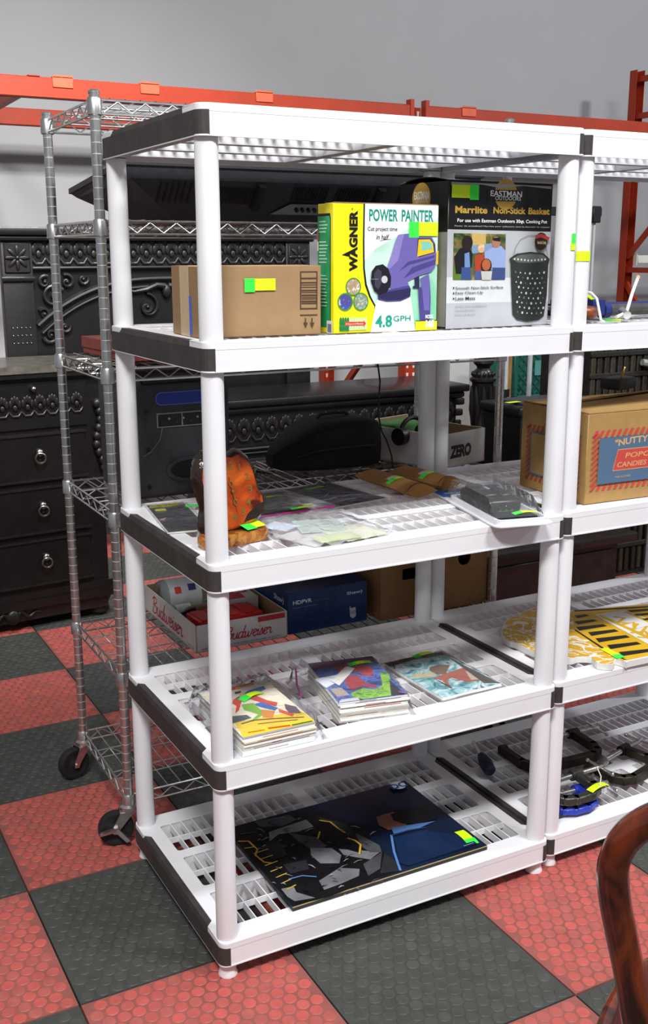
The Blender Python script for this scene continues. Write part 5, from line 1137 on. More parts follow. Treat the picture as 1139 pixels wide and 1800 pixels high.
b = MB(); b.tube([(0.0,0.06,0.016),(0.002,0.03,0.018),(0.012,0.008,0.02),(0.036,0.0,0.022),(0.06,0.010,0.020),(0.072,0.03,0.018),(0.076,0.05,0.016)], [0.011,0.012,0.015,0.016,0.015,0.012,0.009], m_org, 12); b.build('frame', t)
b = MB(); b.cyl((0.0,0.06,0.018),(0.095,0.052,0.018), 0.005, m_chr, seg=10); b.build('screw', t)
t = thing('c_clamp_small', 'small rusty clamp behind the pipes', 'clamp', (1.150,0.345,zt), 0.2, GT); b = MB(); bar(b, [(0,0.08,0),(0,0.01,0),(0.09,0,0),(0.10,0.07,0)], 0.02, 0.03, m_rust); b.build('frame', t); b = MB(); b.cyl((0.02,0.07,0.015),(0.14,0.07,0.015), 0.007, m_chr, seg=10); b.build('screw', t)
t = thing('bent_rod', 'pale bent steel rod on the second shelf', 'rod', (0.985,0.018,zt+0.003), 0, GT); b = MB(); b.tube([(0.085,0.01,0.002),(0.028,0.005,0.002),(0.022,0.006,0.006),(0.018,0.02,0.055),(0.010,0.03,0.068),(-0.008,0.045,0.074)], 0.0032, m_foam, 8); b.build('rod', t); lot_tag(t, (0.03,-0.004,0.004), (1,0,0), (0,1,0), 0.055, 0.014, 0.5, lift=0.002)
t = thing('clamp_lever', 'white handled lever leaning over the pipes', 'lever', (1.110,0.055,zt+0.012), 0, GT); b = MB(); b.tube([(-0.03,-0.004,0.0),(0.01,0.004,0.010),(0.05,0.03,0.055),(0.085,0.05,0.092)], 0.0042, m_foam, 8); b.ball((0.085,0.05,0.092), 0.006, mat('peach_tip', hexc('#d9a884'), 0.5), 8, 6); b.build('lever', t); b = MB(); b.cyl((0.0,-0.01,0.004),(0.02,0.03,0.012), 0.010, m_chr, seg=12); b.build('pivot', t)
t = thing('green_wire', 'neon tagged thin wire standing above the tools', 'wire', (1.00,0.152,zt+0.02), 0, GT); b = MB(); b.tube([(0.0,0,0.082),(0.05,0,0.058),(0.10,0,0.030),(0.102,0,0.0)], 0.0014, m_foam, 5); b.build('wire', t); lot_tag(t, (0.055,0.0,0.047), (1,0,-0.52), (0.52,0,1), 0.05, 0.007, 0.2, lift=0.001)
# ================================================================== orange pallet racking
m_or = mat('orange_steel', hexc('#9c2d0b'), 0.5, var=0.10, scale=10, bump=0.05, bscale=60); m_or2 = mat('faded_orange_plate', hexc('#c9583a'), 0.5, var=0.08, scale=20)
YF, YR, ZB, XU = 3.0, 4.0, 2.222, (-0.05, 2.388, 4.83)
GR = 'uprights of the orange pallet racking'
def upright(x, label, H=2.79, hor=(0.15,1.45,2.49,2.73), diag=((0.25,1.36),(2.42,1.54))):
    t = thing('rack_upright', label, 'rack upright', (x,YF,0), 0, GR)
    for y in (0.0, YR-YF):
        b = MB(); w_, d_ = 0.036, 0.034; s_ = 1 if y == 0 else -1
        b.box((-w_,y-0.0015,0),(w_,y+0.0015,H), m_or); b.box((-w_,y,0),(-w_+0.003,y+s_*2*d_,H), m_or); b.box((w_-0.003,y,0),(w_,y+s_*2*d_,H), m_or)
        b.box((-0.06,y-0.05,0),(0.06,y+0.05,0.006), m_or); c = b.build('column', t)
        me = None
        for k in range(54):
            z = 0.12+k*0.05
            if z > H-0.03: break
            for sx in (-1,1):
                if me is None:
                    h_ = MB(); h_.hexa([(-0.005,-0.0003,-0.012),(0.005,-0.0003,-0.012),(0.005,0.0003,-0.012),(-0.005,0.0003,-0.012),(-0.008,-0.0003,0.012),(0.008,-0.0003,0.012),(0.008,0.0003,0.012),(-0.008,0.0003,0.012)], mat('slot_pale', hexc('#c9c4bc'), 0.7)); me = h_.mesh('slot')
                inst(me, 'slot', c, (sx*0.020,y-0.0018,z))
                pass
    L = YR-YF; zz = [0.15,0.95,1.05,1.75,1.95,2.55,2.68]
    for z in hor: b = MB(); b.box((-0.018,0.04,z-0.018),(0.018,L-0.04,z+0.018), m_or); b.build('brace', t)
    for (z0,z1) in diag: b = MB(); b.tube([(0,0.05,z0),(0,L-0.05,z1)], 0.022, m_or, 4); b.build('brace', t)
    return t
upright(XU[0], 'orange pallet rack upright beside the stone topped dresser', 2.30, (0.15,1.45,2.2), ((0.25,1.36),(2.15,1.54))); upright(XU[1], 'orange pallet rack upright behind the black sideboard', 2.30, (0.15,1.45,2.2), ((1.36,0.60),(2.15,1.54))); upright(XU[2], 'tall orange pallet rack upright near the garment rail')
GB = 'long beams of the orange pallet racking'
def beam(x0, x1, y, label, tabs=()):
    t = thing('rack_beam', label, 'rack beam', (x0,y,ZB), 0, GB); L = x1-x0; s_ = -1
    b = MB(); b.rbox((0.0,-0.045,0),(L,-0.003,0.085), 0.004, m_or, 1); b.box((0.0,-0.020,0.0),(L,-0.003,0.060), m_or); b.build('beam', t)
    for x in (0.0,L): b = MB(); b.box((x-0.020 if x else -0.002,-0.049,-0.05),(x+0.002 if x else 0.020,-0.004,0.11), m_or); b.build('end_plate', t)
    for x in tabs:
        b = MB(); b.rbox((x-0.045,-0.050,0.045),(x+0.045,-0.0455,0.097), 0.004, m_or2, 1); b.box((x-0.045,-0.050,0.086),(x+0.045,0.0,0.089), m_or2); b.build('beam_clip', t)
    return t
tabx = [ony(px_,py_,YF).x for px_, py_ in ((105,145),(257,152),(457,166),(815,193))]
beam(XU[0]+0.037, XU[1]-0.037, YF-0.003, 'orange front rack beam with pale clips above the chrome rack', [x-XU[0]-0.037 for x in tabx[:3]])
beam(XU[1]+0.037, XU[2]-0.037, YF-0.003, 'orange front rack beam continuing right of the middle upright', [tabx[3]-XU[1]-0.037])
beam(XU[0]+0.037, XU[1]-0.037, YR+0.048, 'orange rear rack beam close to the grey wall'); beam(XU[1]+0.037, XU[2]-0.037, YR+0.048, 'orange rear rack beam between the middle and tall uprights')
for x in (0.42,): 
    t = thing('pallet_support', 'orange cross bar laid between the rack beams', 'cross bar', (x,YF-0.05,ZB+0.0), 0); b = MB(); b.box((-0.02,0.052,0.04),(0.02,1.05,0.082), m_or); b.build('bar', t); b = MB(); b.box((-0.025,0.0,0.0861),(0.025,0.06,0.0905), m_or); b.box((-0.025,0.0495,0.040),(0.025,0.053,0.0905), m_or); b.build('hook_plate', t)

p_ = ony(1107,456,3.93); t = thing('white_bar', 'short white bar fixed across the tall rack upright', 'bar', (XU[2]+0.045,YR-0.06,p_.z), 0)
b = MB(); b.rbox((0,-0.05,-0.028),(0.9,0.0,0.028), 0.004, mat('white_steel', hexc('#d8d6cc'), 0.4, var=0.04), 1); b.build('bar', t); b = MB(); b.box((-0.006,-0.04,-0.04),(0.0,-0.005,0.04), mat('white_steel', (1,1,1))); b.build('bracket', t)

# ================================================================== black carved furniture
m_bw = mat('black_lacquer', hexc('#110f0f'), 0.36, var=0.3, scale=16, bump=0.06, bscale=60, coat=0.12); m_bw2 = mat('black_carving', hexc('#171513'), 0.42, var=0.3, scale=30, coat=0.05); m_stone = mat('grey_stone_top', hexc('#57534c'), 0.25, var=0.35, scale=24)
m_pew = mat('pewter', hexc('#8f8d88'), 0.3, metal=1.0, var=0.1)
# chest of drawers with a bowed front
XD0, XD1 = -0.95, ony(186,1020,2.62).x; YD = 2.50; dw = XD1-XD0; dd = 0.38
t = thing('carved_dresser', 'black carved dresser with stone top and ring pulls', 'dresser', (XD0,YD,0), 0)
def bow(x, base=0.0):   # serpentine plan of the front
    u = (x/dw-0.42)/0.58; return base-0.075*max(0,math.cos(min(1.0,abs(u))*PI/2))+0.02*math.sin(u*3)
def bowed(b, x0, x1, z0, z1, off, m_, n=22, back=None, lean=0.0):
    xs = [x0+(x1-x0)*k/n for k in range(n+1)]; back = dd if back is None else back; vs = []
    for x in xs: y = bow(x)-off; vs += [(x,y,z0),(x,y+lean,z1),(x,back,z0),(x,back,z1)]
    fs = []
    for k in range(n): a = 4*k; c = a+4; fs += [(a,c,c+1,a+1),(a+1,c+1,c+3,a+3),(c,a,a+2,c+2)]
    fs += [(0,1,3,2),(4*n,4*n+2,4*n+3,4*n+1)]
    b.add(vs, fs, m_)
b = MB(); bowed(b, 0.02, dw-0.02, 0.13, 1.075, 0.0, m_bw); b.build('carcass', t)
b = MB(); bowed(b, 0.0, dw, 0.10, 0.135, 0.025, m_bw); bowed(b, 0.005, dw-0.005, 0.135, 0.17, 0.014, m_bw); b.build('base_moulding', t)
b = MB(); bowed(b, 0.03, dw-0.03, 0.045, 0.10, 0.004, m_bw2); b.build('apron', t)
for x in (0.06, dw-0.06):
    for y in (0.05, dd-0.06): b = MB(); b.lathe([(0.03,0),(0.05,0.02),(0.045,0.05),(0.065,0.10)], m_bw2, 12, c=(x,y)); b.build('foot', t)
b = MB(); bowed(b, -0.02, dw+0.015, 1.075, 1.095, 0.03, m_bw); b.build('cornice', t)
b = MB(); bowed(b, -0.025, dw+0.02, 1.095, 1.125, 0.035, m_stone); b.build('stone_top', t)
xk = ony(70,780,YD-0.05).x-XD0
for k, (z0, z1) in enumerate(((0.20,0.385),(0.425,0.61),(0.65,0.835))):
    b = MB(); bowed(b, 0.07, dw-0.10, z0, z1, 0.012, m_bw, back=0.01); dr = b.build('drawer', t)
    b = MB()
    for zz in (z0-0.006, z1): bowed(b, 0.06, dw-0.09, zz, zz+0.008, 0.018, m_bw2, back=0.0)
    b.build('beading', dr)
    for x in (xk-0.60, xk):
        yy = bow(x)-0.012; zc_ = (z0+z1)/2+0.022
        b = MB(); b.ball((x,yy-0.008,zc_), (0.017,0.011,0.017), m_pew, 12, 8); b.tube([(x+0.021*math.sin(a),yy-0.018,zc_-0.022+0.021*math.cos(a)) for a in [2*PI*i/16 for i in range(16)]], 0.0045, m_pew, 8, closed=True); b.build('ring_pull', dr)
b = MB(); bowed(b, 0.06, dw-0.08, 0.865, 1.055, 0.010, m_bw, back=0.01); fr = b.build('frieze_drawer', t)
sb = MB()      # shell ornament of the frieze
for a in range(5):
    an = PI*(0.15+0.7*a/4); sb.ball((0.020*math.cos(an),-0.004,0.026*math.sin(an)), (0.008,0.007,0.013), m_bw2, 8, 6)
sb.ball((0,-0.006,0.0), (0.010,0.009,0.010), m_bw2, 8, 6); sb.tube([(-0.026,-0.003,-0.012),(-0.012,-0.005,-0.026),(0.012,-0.005,-0.026),(0.026,-0.003,-0.012)], 0.004, m_bw2, 6); me_shell = sb.mesh('shell_ornament')
for k in range(26):
    x = 0.10+k*0.052
    if x < dw-0.11: inst(me_shell, 'shell_ornament', fr, (x, bow(x)-0.012, 0.955), scale=(1,0.55,1.3))
b = MB(); b.ball((xk-0.01,bow(xk)-0.024,1.030), 0.014, m_pew, 10, 8); b.build('knob', fr)
b = MB()
for s_ in (-1,1): b.tube([(xk-0.16+s_*(0.02+0.10*q_/10), bow(xk-0.16+s_*(0.02+0.1*q_/10))-0.010, 0.075+0.02*math.sin(q_*0.9)*(1-q_/12)) for q_ in range(11)], [0.012-0.0009*q_ for q_ in range(11)], m_bw2, 8)
b.ball((xk-0.16,bow(xk-0.16)-0.02,0.075), (0.03,0.014,0.032), m_bw2, 12, 8); b.build('apron_carving', t)
# carved corner scroll on the right stile
b = MB()
for k in range(9): z = 0.95-0.035*k; b.ball((dw-0.035+0.012*math.sin(k),bow(dw-0.04)-0.012,z), (0.022-0.001*k,0.016,0.022), m_bw2, 8, 6)
b.build('corner_carving', t)

# headboard with arch, scrolls and rosettes
YH = 2.94; xh0 = ony(3,500,YH).x; xh1 = ony(541,450,YH).x; hw = xh1-xh0; zt_ = ony(100,400,YH).z
t = thing('carved_headboard', 'black carved headboard with arch, scrollwork and flower blocks', 'headboard', (xh0,YH,0), 0)
b = MB(); b.box((0.10,0.0,0.92),(hw-0.10,0.035,zt_-0.05), m_bw); b.build('panel', t)
for x in (0.0, hw-0.135):
    b = MB(); b.rbox((x,-0.025,0.0),(x+0.135,0.035,zt_-0.04), 0.006, m_bw, 2); b.rbox((x+0.012,-0.034,zt_-0.195),(x+0.123,-0.02,zt_-0.065), 0.004, m_bw2, 1); b.rbox((x-0.006,-0.038,zt_-0.232),(x+0.141,-0.02,zt_-0.210), 0.005, m_bw, 2); st = b.build('stile', t)
    for k in range(8):
        a = 2*PI*k/8; c = MB(); T_ = Matrix.Translation((x+0.0675,-0.036,zt_-0.130)) @ Matrix.Rotation(a,4,'Y'); c.ball((0,0,0.030), (0.009,0.007,0.026), m_bw2, 8, 6, T=T_); c.build('petal', st)
    c = MB(); c.ball((x+0.0675,-0.038,zt_-0.130), 0.011, m_bw2, 8, 6); c.build('petal', st)
    for r_ in range(3):
        for k in range(5): c = MB(); c.ball((x+0.030+0.019*k,-0.026,0.0+1.20+0.034*r_-0.02), 0.0045, m_pew, 6, 5); c.build('stud', st)
b = MB(); b.rbox((-0.03,-0.06,zt_-0.035),(hw+0.03,0.05,zt_), 0.006, m_bw, 2); b.rbox((-0.015,-0.045,zt_-0.058),(hw+0.015,0.04,zt_-0.035), 0.008, m_bw, 2); b.build('cornice', t)
b = MB(); b.box((0.135,-0.012,zt_-0.175),(hw-0.135,0.0,zt_-0.06), m_bw); b.tube([(0.135,-0.016,zt_-0.175),(hw-0.135,-0.016,zt_-0.175)], 0.009, m_bw, 8); fz = b.build('frieze', t)
n = int((hw-0.30)/0.058)
for k in range(n): inst(me_shell, 'shell_ornament', fz, (0.165+(hw-0.33)*k/(n-1), -0.016, zt_-0.115), scale=(1.2,0.5,1.6))
def spiral(b, c, r0, turns, sgn, w0, m_, y=-0.012, start=0.0, n=26):
    pts = []; rs = []
    for k in range(n+1):
        q_ = k/n; a = start+sgn*turns*2*PI*q_; r_ = r0*(1-0.85*q_); pts.append((c[0]+r_*math.cos(a), y-0.006*q_, c[1]+r_*math.sin(a))); rs.append(w0*(1-0.55*q_))
    b.tube(pts, rs, m_, 7)
# arch mouldings
cxh = hw*0.5
for r_, wd in ((0.0,0.012),(0.035,0.008)):
    pts = []
    for k in range(31):
        q_ = -1+2*k/30; x = cxh+q_*(hw/2-0.145-r_*0.5); pts.append((x,-0.012,zt_-0.225-r_-0.20*abs(q_)**2.6))
    b = MB(); b.tube(pts, wd, m_bw2, 8); b.build('arch_moulding', t)
for s_ in (-1,1):
    X_ = lambda u: cxh+s_*(cxh-u)*1.0
    mir = lambda u: u if s_ < 0 else hw-u
    for (u, v, r_, tn, sg, st_) in ((0.22,zt_-0.30,0.052,1.4,1,0.6),(0.285,zt_-0.235,0.034,1.2,-1,2.0),(0.185,zt_-0.235,0.028,1.2,1,1.0),(0.36,zt_-0.225,0.026,1.1,-1,0.5),(0.175,zt_-0.375,0.026,1.2,-1,2.5),(0.20,zt_-0.47,0.036,1.3,1,3.4),(0.265,zt_-0.435,0.026,1.1,-1,0.2)):
        b = MB(); spiral(b, (mir(u),v), r_, tn, sg*s_*-1, 0.0095, m_bw2, start=(st_ if s_ < 0 else PI-st_)); b.ball((mir(u),-0.02,v), 0.009, m_bw2, 8, 6); b.build('scroll', t)
    # rosette wheels under the arch
    u = cxh+s_*0.098; v = zt_-0.355
    b = MB(); spiral(b, (u,v), 0.062, 1.0, s_, 0.008, m_bw2, start=PI/2, n=30); b.lathe([(0.018,0.0),(0.030,0.006),(0.026,0.012),(0.010,0.010)], m_bw2, 16, T=Matrix.Translation((u,-0.008,v)) @ Matrix.Rotation(PI/2,4,'X')); b.ball((u,-0.022,v), 0.010, m_bw2, 8, 6); b.build('rosette', t)
    b = MB(); b.tube([(cxh+s_*0.01,-0.014,zt_-0.26),(cxh+s_*0.05,-0.018,zt_-0.255),(cxh+s_*0.10,-0.016,zt_-0.275),(cxh+s_*0.16,-0.014,zt_-0.285),(cxh+s_*0.22,-0.012,zt_-0.27)], [0.016,0.014,0.012,0.009,0.005], m_bw2, 8); b.build('leaf_spray', t)
b = MB(); b.ball((cxh,-0.016,zt_-0.285), (0.022,0.014,0.034), m_bw2, 10, 8); b.build('keystone', t)

# low sideboard with the same frieze
YS = 2.38; xs0, xs1 = ony(372,705,YS).x, ony(826,682,YS).x; zs = ony(560,694,YS).z
t = thing('carved_sideboard', 'black sideboard with heavy cornice and shell frieze', 'sideboard', (xs0,YS,0), 0); L = xs1-xs0
b = MB(); b.box((0.04,0.03,0.08),(L-0.06,0.44,zs-0.05), m_bw); b.build('carcass', t)
b = MB(); b.rbox((0,-0.005,zs-0.035),(L,0.46,zs), 0.008, m_bw, 2); b.rbox((0.015,0.010,zs-0.065),(L-0.02,0.45,zs-0.035), 0.010, m_bw, 2); b.build('top', t)
b = MB(); b.box((0.05,0.022,zs-0.215),(L-0.065,0.032,zs-0.085), m_bw); fz = b.build('frieze', t)
b = MB(); b.tube([(0.04,0.02,zs-0.225),(L-0.06,0.02,zs-0.225)], 0.008, m_bw2, 8); b.tube([(0.04,0.02,zs-0.245),(L-0.06,0.02,zs-0.245)], 0.005, m_bw2, 8); b.build('moulding', t)
n = int((L-0.2)/0.062)
for k in range(n): inst(me_shell, 'shell_ornament', fz, (0.09+(L-0.2)*k/(n-1), 0.018, zs-0.145), scale=(1.2,0.5,1.6))
for k in range(3):
    x0 = 0.07+k*(L-0.15)/3; b = MB(); b.rbox((x0,0.016,0.12),(x0+(L-0.15)/3-0.02,0.034,zs-0.27), 0.005, m_bw, 2); dr = b.build('door', t); b = MB(); b.ball((x0+0.05,0.008,0.45), 0.014, m_pew, 8, 6); b.build('knob', dr)
for x in (0.10,L-0.12):
    for y in (0.07,0.40): b = MB(); b.lathe([(0.03,0),(0.045,0.03),(0.04,0.08)], m_bw2, 12, c=(x,y)); b.build('foot', t)
b = MB()   # corbel at the right end
for k in range(6): b.rbox((L-0.075,-0.002+0.006*k,zs-0.10-0.055*k),(L-0.028-0.004*k,0.03,zs-0.065-0.055*k), 0.008, m_bw2, 2)
b.build('corbel', t)
# carved pedestal
YP = 2.12; P0 = ony(848,700,YP); zp = P0.z
t = thing('carved_pedestal', 'black carved leaf pedestal with ringed neck', 'pedestal', (P0.x,YP,0), 0)
R0 = (ony(868,700,YP).x-ony(832,700,YP).x)/2*0.86
zz = lambda y: ony(848,y,YP).z
b = MB(); b.lathe([(R0*1.2,0),(R0*1.25,0.05),(R0*0.95,0.09),(R0*0.9,zz(765)),(R0*1.05,zz(755)),(R0*0.9,zz(748)),(R0*0.88,zz(715)),(R0*0.98,zz(680)),(R0*1.02,zz(672)),(R0*1.22,zz(669)),(R0*1.22,zz(665)),(R0*0.95,zz(661)),(R0*0.92,zz(653)),(R0*0.60,zz(647)),(R0*0.62,zz(644)),(R0*0.95,zz(638)),(R0*0.90,zz(632)),(R0*0.4,zz(626))], m_bw, 24); b.build('column', t)
for k in range(9):
    a = 2*PI*k/9; z0, z1 = zz(748), zz(678); b = MB(); r_ = R0*0.92
    b.tube([(r_*math.cos(a),r_*math.sin(a),z0),(r_*1.06*math.cos(a+.18),r_*1.06*math.sin(a+.18),z0+(z1-z0)*.4),(r_*1.10*math.cos(a),r_*1.10*math.sin(a),z0+(z1-z0)*.75),(r_*1.14*math.cos(a-.05),r_*1.14*math.sin(a-.05),z1)], [0.006,0.014,0.012,0.005], m_bw2, 8); b.build('leaf', t)
for k in range(12):
    a = 2*PI*k/12; b = MB(); b.ball((R0*0.95*math.cos(a),R0*0.95*math.sin(a),zz(657)), (0.009,0.009,0.012), m_bw2, 8, 6); b.build('bead', t)

# black storage bin with a neon tag on its lid
YT = 1.60; xa, xb = ony(914,760,YT).x+0.05, ony(914,760,YT).x+0.42; zl = ony(905,722,YT).z
t = thing('storage_bin', 'black plastic storage bin with lid tagged in neon', 'bin', (xa-0.05,YT,0), 0); bw_ = xb-xa+0.1
b = MB(); b.hexa([(0.03,0.03,0),(bw_-0.03,0.03,0),(bw_-0.03,0.23,0),(0.03,0.23,0),(0,0,zl-0.03),(bw_,0,zl-0.03),(bw_,0.26,zl-0.03),(0,0.26,zl-0.03)], mB); b.build('tub', t)
b = MB(); b.rbox((-0.015,-0.015,zl-0.03),(bw_+0.015,0.275,zl+0.012), 0.012, mB, 3); b.rbox((0.04,0.04,zl+0.010),(bw_-0.04,0.22,zl+0.022), 0.006, mB2, 2); b.build('lid', t)
p_ = onz(895,709,zl+0.023); lot_tag(t, (p_.x-(xa-0.05),p_.y-YT,zl+0.022), (1,0.1,0), (-0.1,1,0), 0.07, 0.03, 0.0, lift=0.002)
b = MB(); b.rbox((bw_-0.10,-0.030,zl-0.035),(bw_-0.05,-0.012,zl+0.004), 0.004, mB2, 2); b.build('latch', t)

# garment rail
m_wt = mat('white_tube', hexc('#b9bcbc'), 0.35, var=0.05); YG = 2.55
t = thing('garment_rail', 'thin pale garment rail with black top bar', 'garment rail', (0,YG,0), 0)
g0, g1, g2 = ony(889,650,YG), ony(931,650,YG), ony(1040,420,YG); zb_ = ony(1005,372,YG).z
for k, (x, r_) in enumerate(((g0.x,0.013),(g1.x,0.013),(g2.x-0.012,0.008),(g2.x+0.012,0.008))):
    b = MB(); b.cyl((x,0,0.03),(x,0,zb_), r_, m_wt, seg=12); b.build('upright_tube', t)
b = MB(); b.rbox((g0.x-0.05,-0.02,zb_-0.022),(g2.x+0.045,0.02,zb_+0.022), 0.003, mB, 1); b.rbox((g2.x-0.02,-0.026,zb_-0.055),(g2.x+0.035,0.026,zb_+0.03), 0.004, mB, 1); b.build('top_bar', t)
for x in (g0.x, g2.x): b = MB(); b.rbox((x-0.02,-0.25,0.0),(x+0.02,0.25,0.03), 0.006, mB, 2); b.build('foot_bar', t)
b = MB(); b.cyl((g0.x,0,ony(889,697,YG).z),(g0.x,0,ony(889,684,YG).z), 0.024, mB, seg=14); b.build('joint', t)

# green slatted plastic crates
m_gr = mat('green_plastic', hexc('#17564a'), 0.4, var=0.15, scale=20)
def lattice_crate(label, loc, w, h, d):
    t = thing('green_crate', label, 'crate', loc, 0, 'green plastic crates behind the garment rail')
    for (a, z0, z1, x0, x1) in (('rim',h-0.03,h,0,w),('rim',0,0.03,0,w)):
        b = MB(); b.rbox((x0,-0.012,z0),(x1,0.012,z1), 0.004, m_gr, 1); b.build(a, t)
    for x in (0.0,w-0.03): b = MB(); b.rbox((x,-0.012,0),(x+0.03,0.012,h), 0.004, m_gr, 1); b.build('corner_post', t)
    n = int((w+h)/0.055)
    for s_ in (-1,1):
        for k in range(n):
            o_ = -h+k*0.055; p_ = (max(o_,0.0), max(-o_,0.0)); e_ = min(w-max(o_,0), h-max(-o_,0))
            if e_ < 0.02: continue
            q_ = (p_[0]+e_, p_[1]+e_); P_ = lambda a: (a[0] if s_ > 0 else w-a[0], 0.004*s_, a[1]); b = MB(); b.tube([P_(p_),P_(q_)], 0.007, m_gr, 4); b.build('slat', t)
    b = MB(); b.box((0.01,d-0.006,0.0),(w-0.01,d,h-0.01), m_gr); b.build('back_wall', t); b = MB(); b.box((0.01,0.0,0.0),(w-0.01,d,0.006), m_gr); b.build('floor_panel', t)
    b = MB(); b.box((w*0.30,-0.016,h*0.45),(w*0.56,-0.012,h*0.72), mat('teal_label', hexc('#4f8f86'), 0.5)); b.build('label_plate', t)
    return t
YC = 2.95; c0, c1 = ony(904,650,YC), ony(990,650,YC); zc0, zc1 = ony(930,706,YC).z, ony(930,610,YC).z
t = thing('trestle_stand', 'plain wooden stand carrying the green crate', 'stand', (c0.x-0.03,YC-0.02,0), 0); m_ply = wood('raw_plywood', '#7a5526', '#a87c3e', 4, 0.7, 0.0)
b = MB(); b.box((0,0,zc0-0.03),(c1.x-c0.x+0.25,0.36,zc0-0.002), m_ply); b.build('top_board', t)
for x in (0.0,c1.x-c0.x+0.20):
    for y in (0.0,0.31): b = MB(); b.box((x,y,0),(x+0.05,y+0.05,zc0-0.03), m_ply); b.build('leg', t)
b = MB(); b.box((-0.07,-0.01,0.0),(-0.012,0.03,zc1+0.05), m_ply); b.build('upright_plank', t)
lattice_crate('green lattice plastic crate standing on the wooden stand', (c0.x,YC+0.01,zc0+0.009), c1.x-c0.x+0.12, zc1-zc0, 0.32)
YC2 = 2.80; d0 = ony(826,640,YC2)
# white panel and dark hamper further along
m_wp = mat('white_panel', hexc('#c4c4c0'), 0.6, var=0.03)
e0, e1 = ony(796,650,3.6), ony(828,650,3.6)
t = thing('display_board', 'plain white board leaning by the wall beyond the sideboard', 'board', (e0.x-0.25,3.62,0), 0); b = MB(); b.box((0,0,0),(e1.x-e0.x+0.25,0.02,1.25), m_wp); b.build('board', t); b = MB(); b.rbox((-0.01,-0.006,1.24),(e1.x-e0.x+0.26,0.026,1.26), 0.003, m_wp, 1); b.build('edge_strip', t)
YK = 1.85; k0, k1 = ony(1036,660,YK), ony(1139,660,YK); kz0, kz1 = 0.0, ony(1060,605,YK).z
t = thing('dark_hamper', 'dark woven hamper behind the popcorn carton', 'hamper', (k0.x,YK,0), 0); m_wv = mat('dark_weave', hexc('#1c1812'), 0.7, var=0.5, scale=60, bump=0.6, bscale=120); kw = 0.75
b = MB(); b.box((0.01,0.012,0),(kw,0.36,kz1), m_wv); b.build('body', t)
for k in range(18):
    b = MB(); b.rbox((0.008+0.041*k,-0.004+0.003*(k%2),0.03),(0.036+0.041*k,0.014,kz1-0.02), 0.004, m_wv if k % 3 else mat('olive_weave', hexc('#2f2a18'), 0.7, var=0.4, scale=50), 1); b.build('stave', t)
for z in (0.15,0.5,kz1-0.16,kz1-0.06): b = MB(); b.rbox((-0.002,-0.010,z),(kw,0.006,z+0.025), 0.004, m_wv, 1); b.build('band', t)
b = MB(); zr_ = ony(1120,645,YK-0.03).z; b.tube([(0.30,-0.025,zr_+0.02),(0.345,-0.03,zr_+0.012),(0.375,-0.03,zr_-0.01),(0.385,-0.028,zr_-0.05)], [0.016,0.018,0.016,0.008], mat('pale_ribbon', hexc('#8c8e88'), 0.6, var=0.3, scale=40), 8); b.build('ribbon', t)
# low dark table
YL = 1.12; l0, l1 = ony(868,962,YL), ony(1122,940,YL); zl_ = ony(1000,955,YL).z
t = thing('low_table', 'low dark brown wooden table behind the white shelves', 'table', (l0.x,YL,0), 0); m_dw = wood('dark_walnut', '#120c09', '#271a14', 3, 0.4, 0.15, (1,1,1)); lw_ = l1.x-l0.x
b = MB(); b.rbox((-0.05,0,zl_-0.035),(lw_,0.36,zl_), 0.006, m_dw, 2); b.build('table_top', t); b = MB(); b.box((0.0,0.03,0.06),(lw_-0.08,0.33,zl_-0.035), m_dw); b.build('cabinet', t)
b = MB(); b.rbox((0.02,0.022,0.09),(lw_-0.10,0.032,zl_-0.06), 0.003, m_dw, 1); b.build('front_panel', t)
for x in (0.01,lw_-0.14):
    for y in (0.05,0.26): b = MB(); b.box((x,y,0),(x+0.05,y+0.05,0.06), m_dw); b.build('foot', t)

# ================================================================== balloon back chair in front
m_mah = wood('mahogany', '#2a0c05', '#7a3010', 3.0, 0.22, 0.6, (1,1,0.35)); m_seat = mat('oxblood_leather', hexc('#5a2420'), 0.4, var=0.15, scale=20, bump=0.15, bscale=120)
DC = 1.30; S0 = atd(1078,1520,DC); u_ = Vector((_r.x,_r.y,0)).normalized(); n_ = Vector((_f.x,_f.y,0)).normalized()
_rt = Matrix.Rotation(-0.46,3,'Z'); u_ = _rt @ u_; n_ = _rt @ n_
rzc = math.atan2(u_.y,u_.x)
hwid = 0.20; org = Vector((S0.x,S0.y,0))+u_*hwid
t = thing('dining_chair', 'polished mahogany balloon back chair with leather seat', 'chair', org, rzc)
def L2(x, y, z=0): return (x,y,z)
ztop = atd(1110,1430,DC).z
def loc_of(px_, py_):   # chair plane point of a pixel (the plane of the chair back leans a little)
    P_ = ray(px_,py_); tt = ((org-CAM).dot(n_))/P_.dot(n_); Q_ = CAM+P_*tt; return ((Q_-org).dot(u_), Q_.z)
left = [loc_of(*q_) for q_ in ((1119,1790),(1108,1720),(1094,1650),(1082,1590))]
xl, zs_ = loc_of(1077,1535); zt2 = loc_of(1122,1432)[1]+0.040
left += [(xl*max(math.cos(a),0)**0.90, zs_+(zt2-zs_)*math.sin(a)**0.90) for a in [PI/2*k/9 for k in range(0,9)]]
xb_, zb0 = left[0]
low = [(xb_+0.012,zb0-0.06),(xb_+0.018,zb0-0.12),(xb_+0.012,0.46),(xb_+0.010,0.42)]
arcL = low[::-1]+left
mid = [(0.0,zt2)]+[(-x,z) for x,z in arcL[::-1]]
pts = [(x,0.0 if z > 0.6 else (0.6-z)*0.10,z) for x,z in arcL+mid]
zz_ = [p_[2] for p_ in pts]; rs = [0.0165 if p_[2] > zb0+0.12 else 0.0175 for p_ in pts]
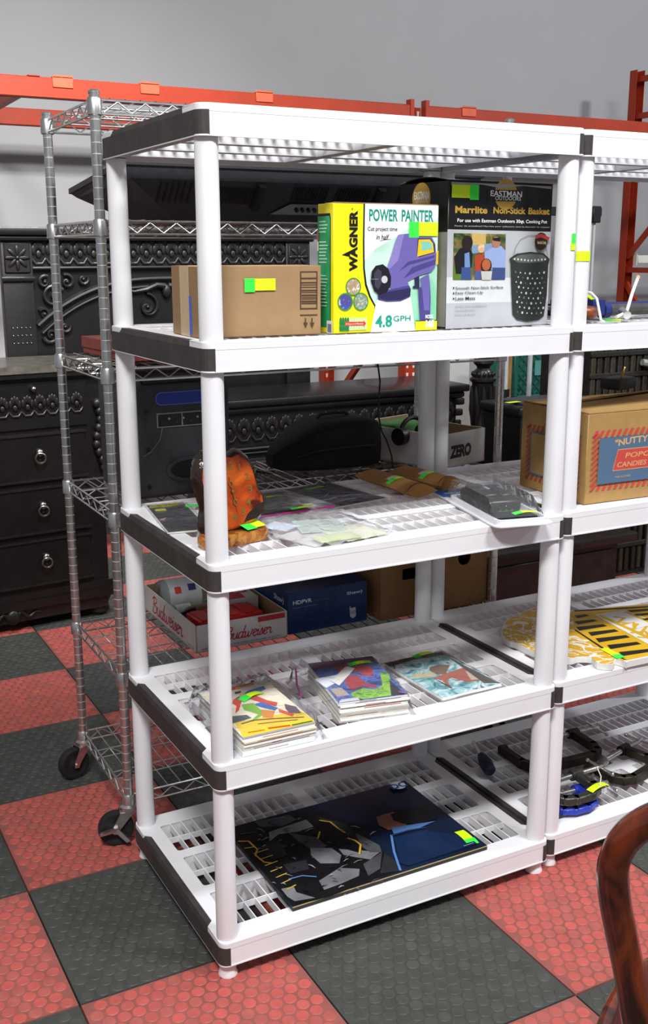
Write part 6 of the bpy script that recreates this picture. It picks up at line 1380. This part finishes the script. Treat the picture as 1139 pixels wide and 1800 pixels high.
def smooth3(P_, n=4):
    out = []
    for i in range(len(P_)-1):
        p0, p1, p2, p3 = P_[max(i-1,0)], P_[i], P_[i+1], P_[min(i+2,len(P_)-1)]
        for k in range(n):
            s_ = k/n; out.append(tuple(0.5*((2*p1[j])+(-p0[j]+p2[j])*s_+(2*p0[j]-5*p1[j]+4*p2[j]-p3[j])*s_*s_+(-p0[j]+3*p1[j]-3*p2[j]+p3[j])*s_**3) for j in range(3)))
    return out+[P_[-1]]
P_ = smooth3(pts); b = MB(); b.tube(P_, 0.0195, m_mah, 12); b.build('back_hoop', t)
b = MB(); q_ = [(x*(0.9 if abs(x) > .05 else 1),0.010,z) for x,z in ((xb_+0.01,0.545),(-0.10,0.565),(-0.05,0.555),(0.0,0.570),(0.05,0.555),(0.10,0.565),(-xb_-0.01,0.545))]; b.tube(smooth3(q_), 0.016, m_mah, 10); b.build('cross_rail', t)
b = MB(); so = blob([(-0.19,0.02),(-0.225,0.10),(-0.235,0.26),(-0.20,0.40),(-0.08,0.44),(0.08,0.44),(0.20,0.40),(0.235,0.26),(0.225,0.10),(0.19,0.02),(0.0,0.0)], 3); plate(b, [so], 0.385, 0.440, m_mah, 0.010); b.build('seat_rail', t)
b = MB(); n = len(so); vs = [(x*s_,0.22+(y-0.22)*s_,z) for s_, z in ((0.93,0.438),(0.94,0.452),(0.88,0.468),(0.55,0.480)) for x, y in so]; b.add(vs, [(r_*n+k, r_*n+(k+1)%n, (r_+1)*n+(k+1)%n, (r_+1)*n+k) for r_ in range(3) for k in range(n)]+[tuple(range(3*n,4*n))], m_seat, True); b.build('seat_pad', t)
for s_ in (-1,1):
    b = MB(); b.tube(smooth3([(s_*0.19,0.37,0.40),(s_*0.205,0.385,0.28),(s_*0.19,0.38,0.12),(s_*0.20,0.40,0.0)]), [0.024]*5+[0.018]*4+[0.014]*4, m_mah, 10); b.build('leg', t)
    b = MB(); b.tube(smooth3([(s_*0.165,0.04,0.40),(s_*0.168,0.02,0.25),(s_*0.175,-0.02,0.10),(s_*0.185,-0.06,0.0)]), 0.017, m_mah, 10); b.build('leg', t)
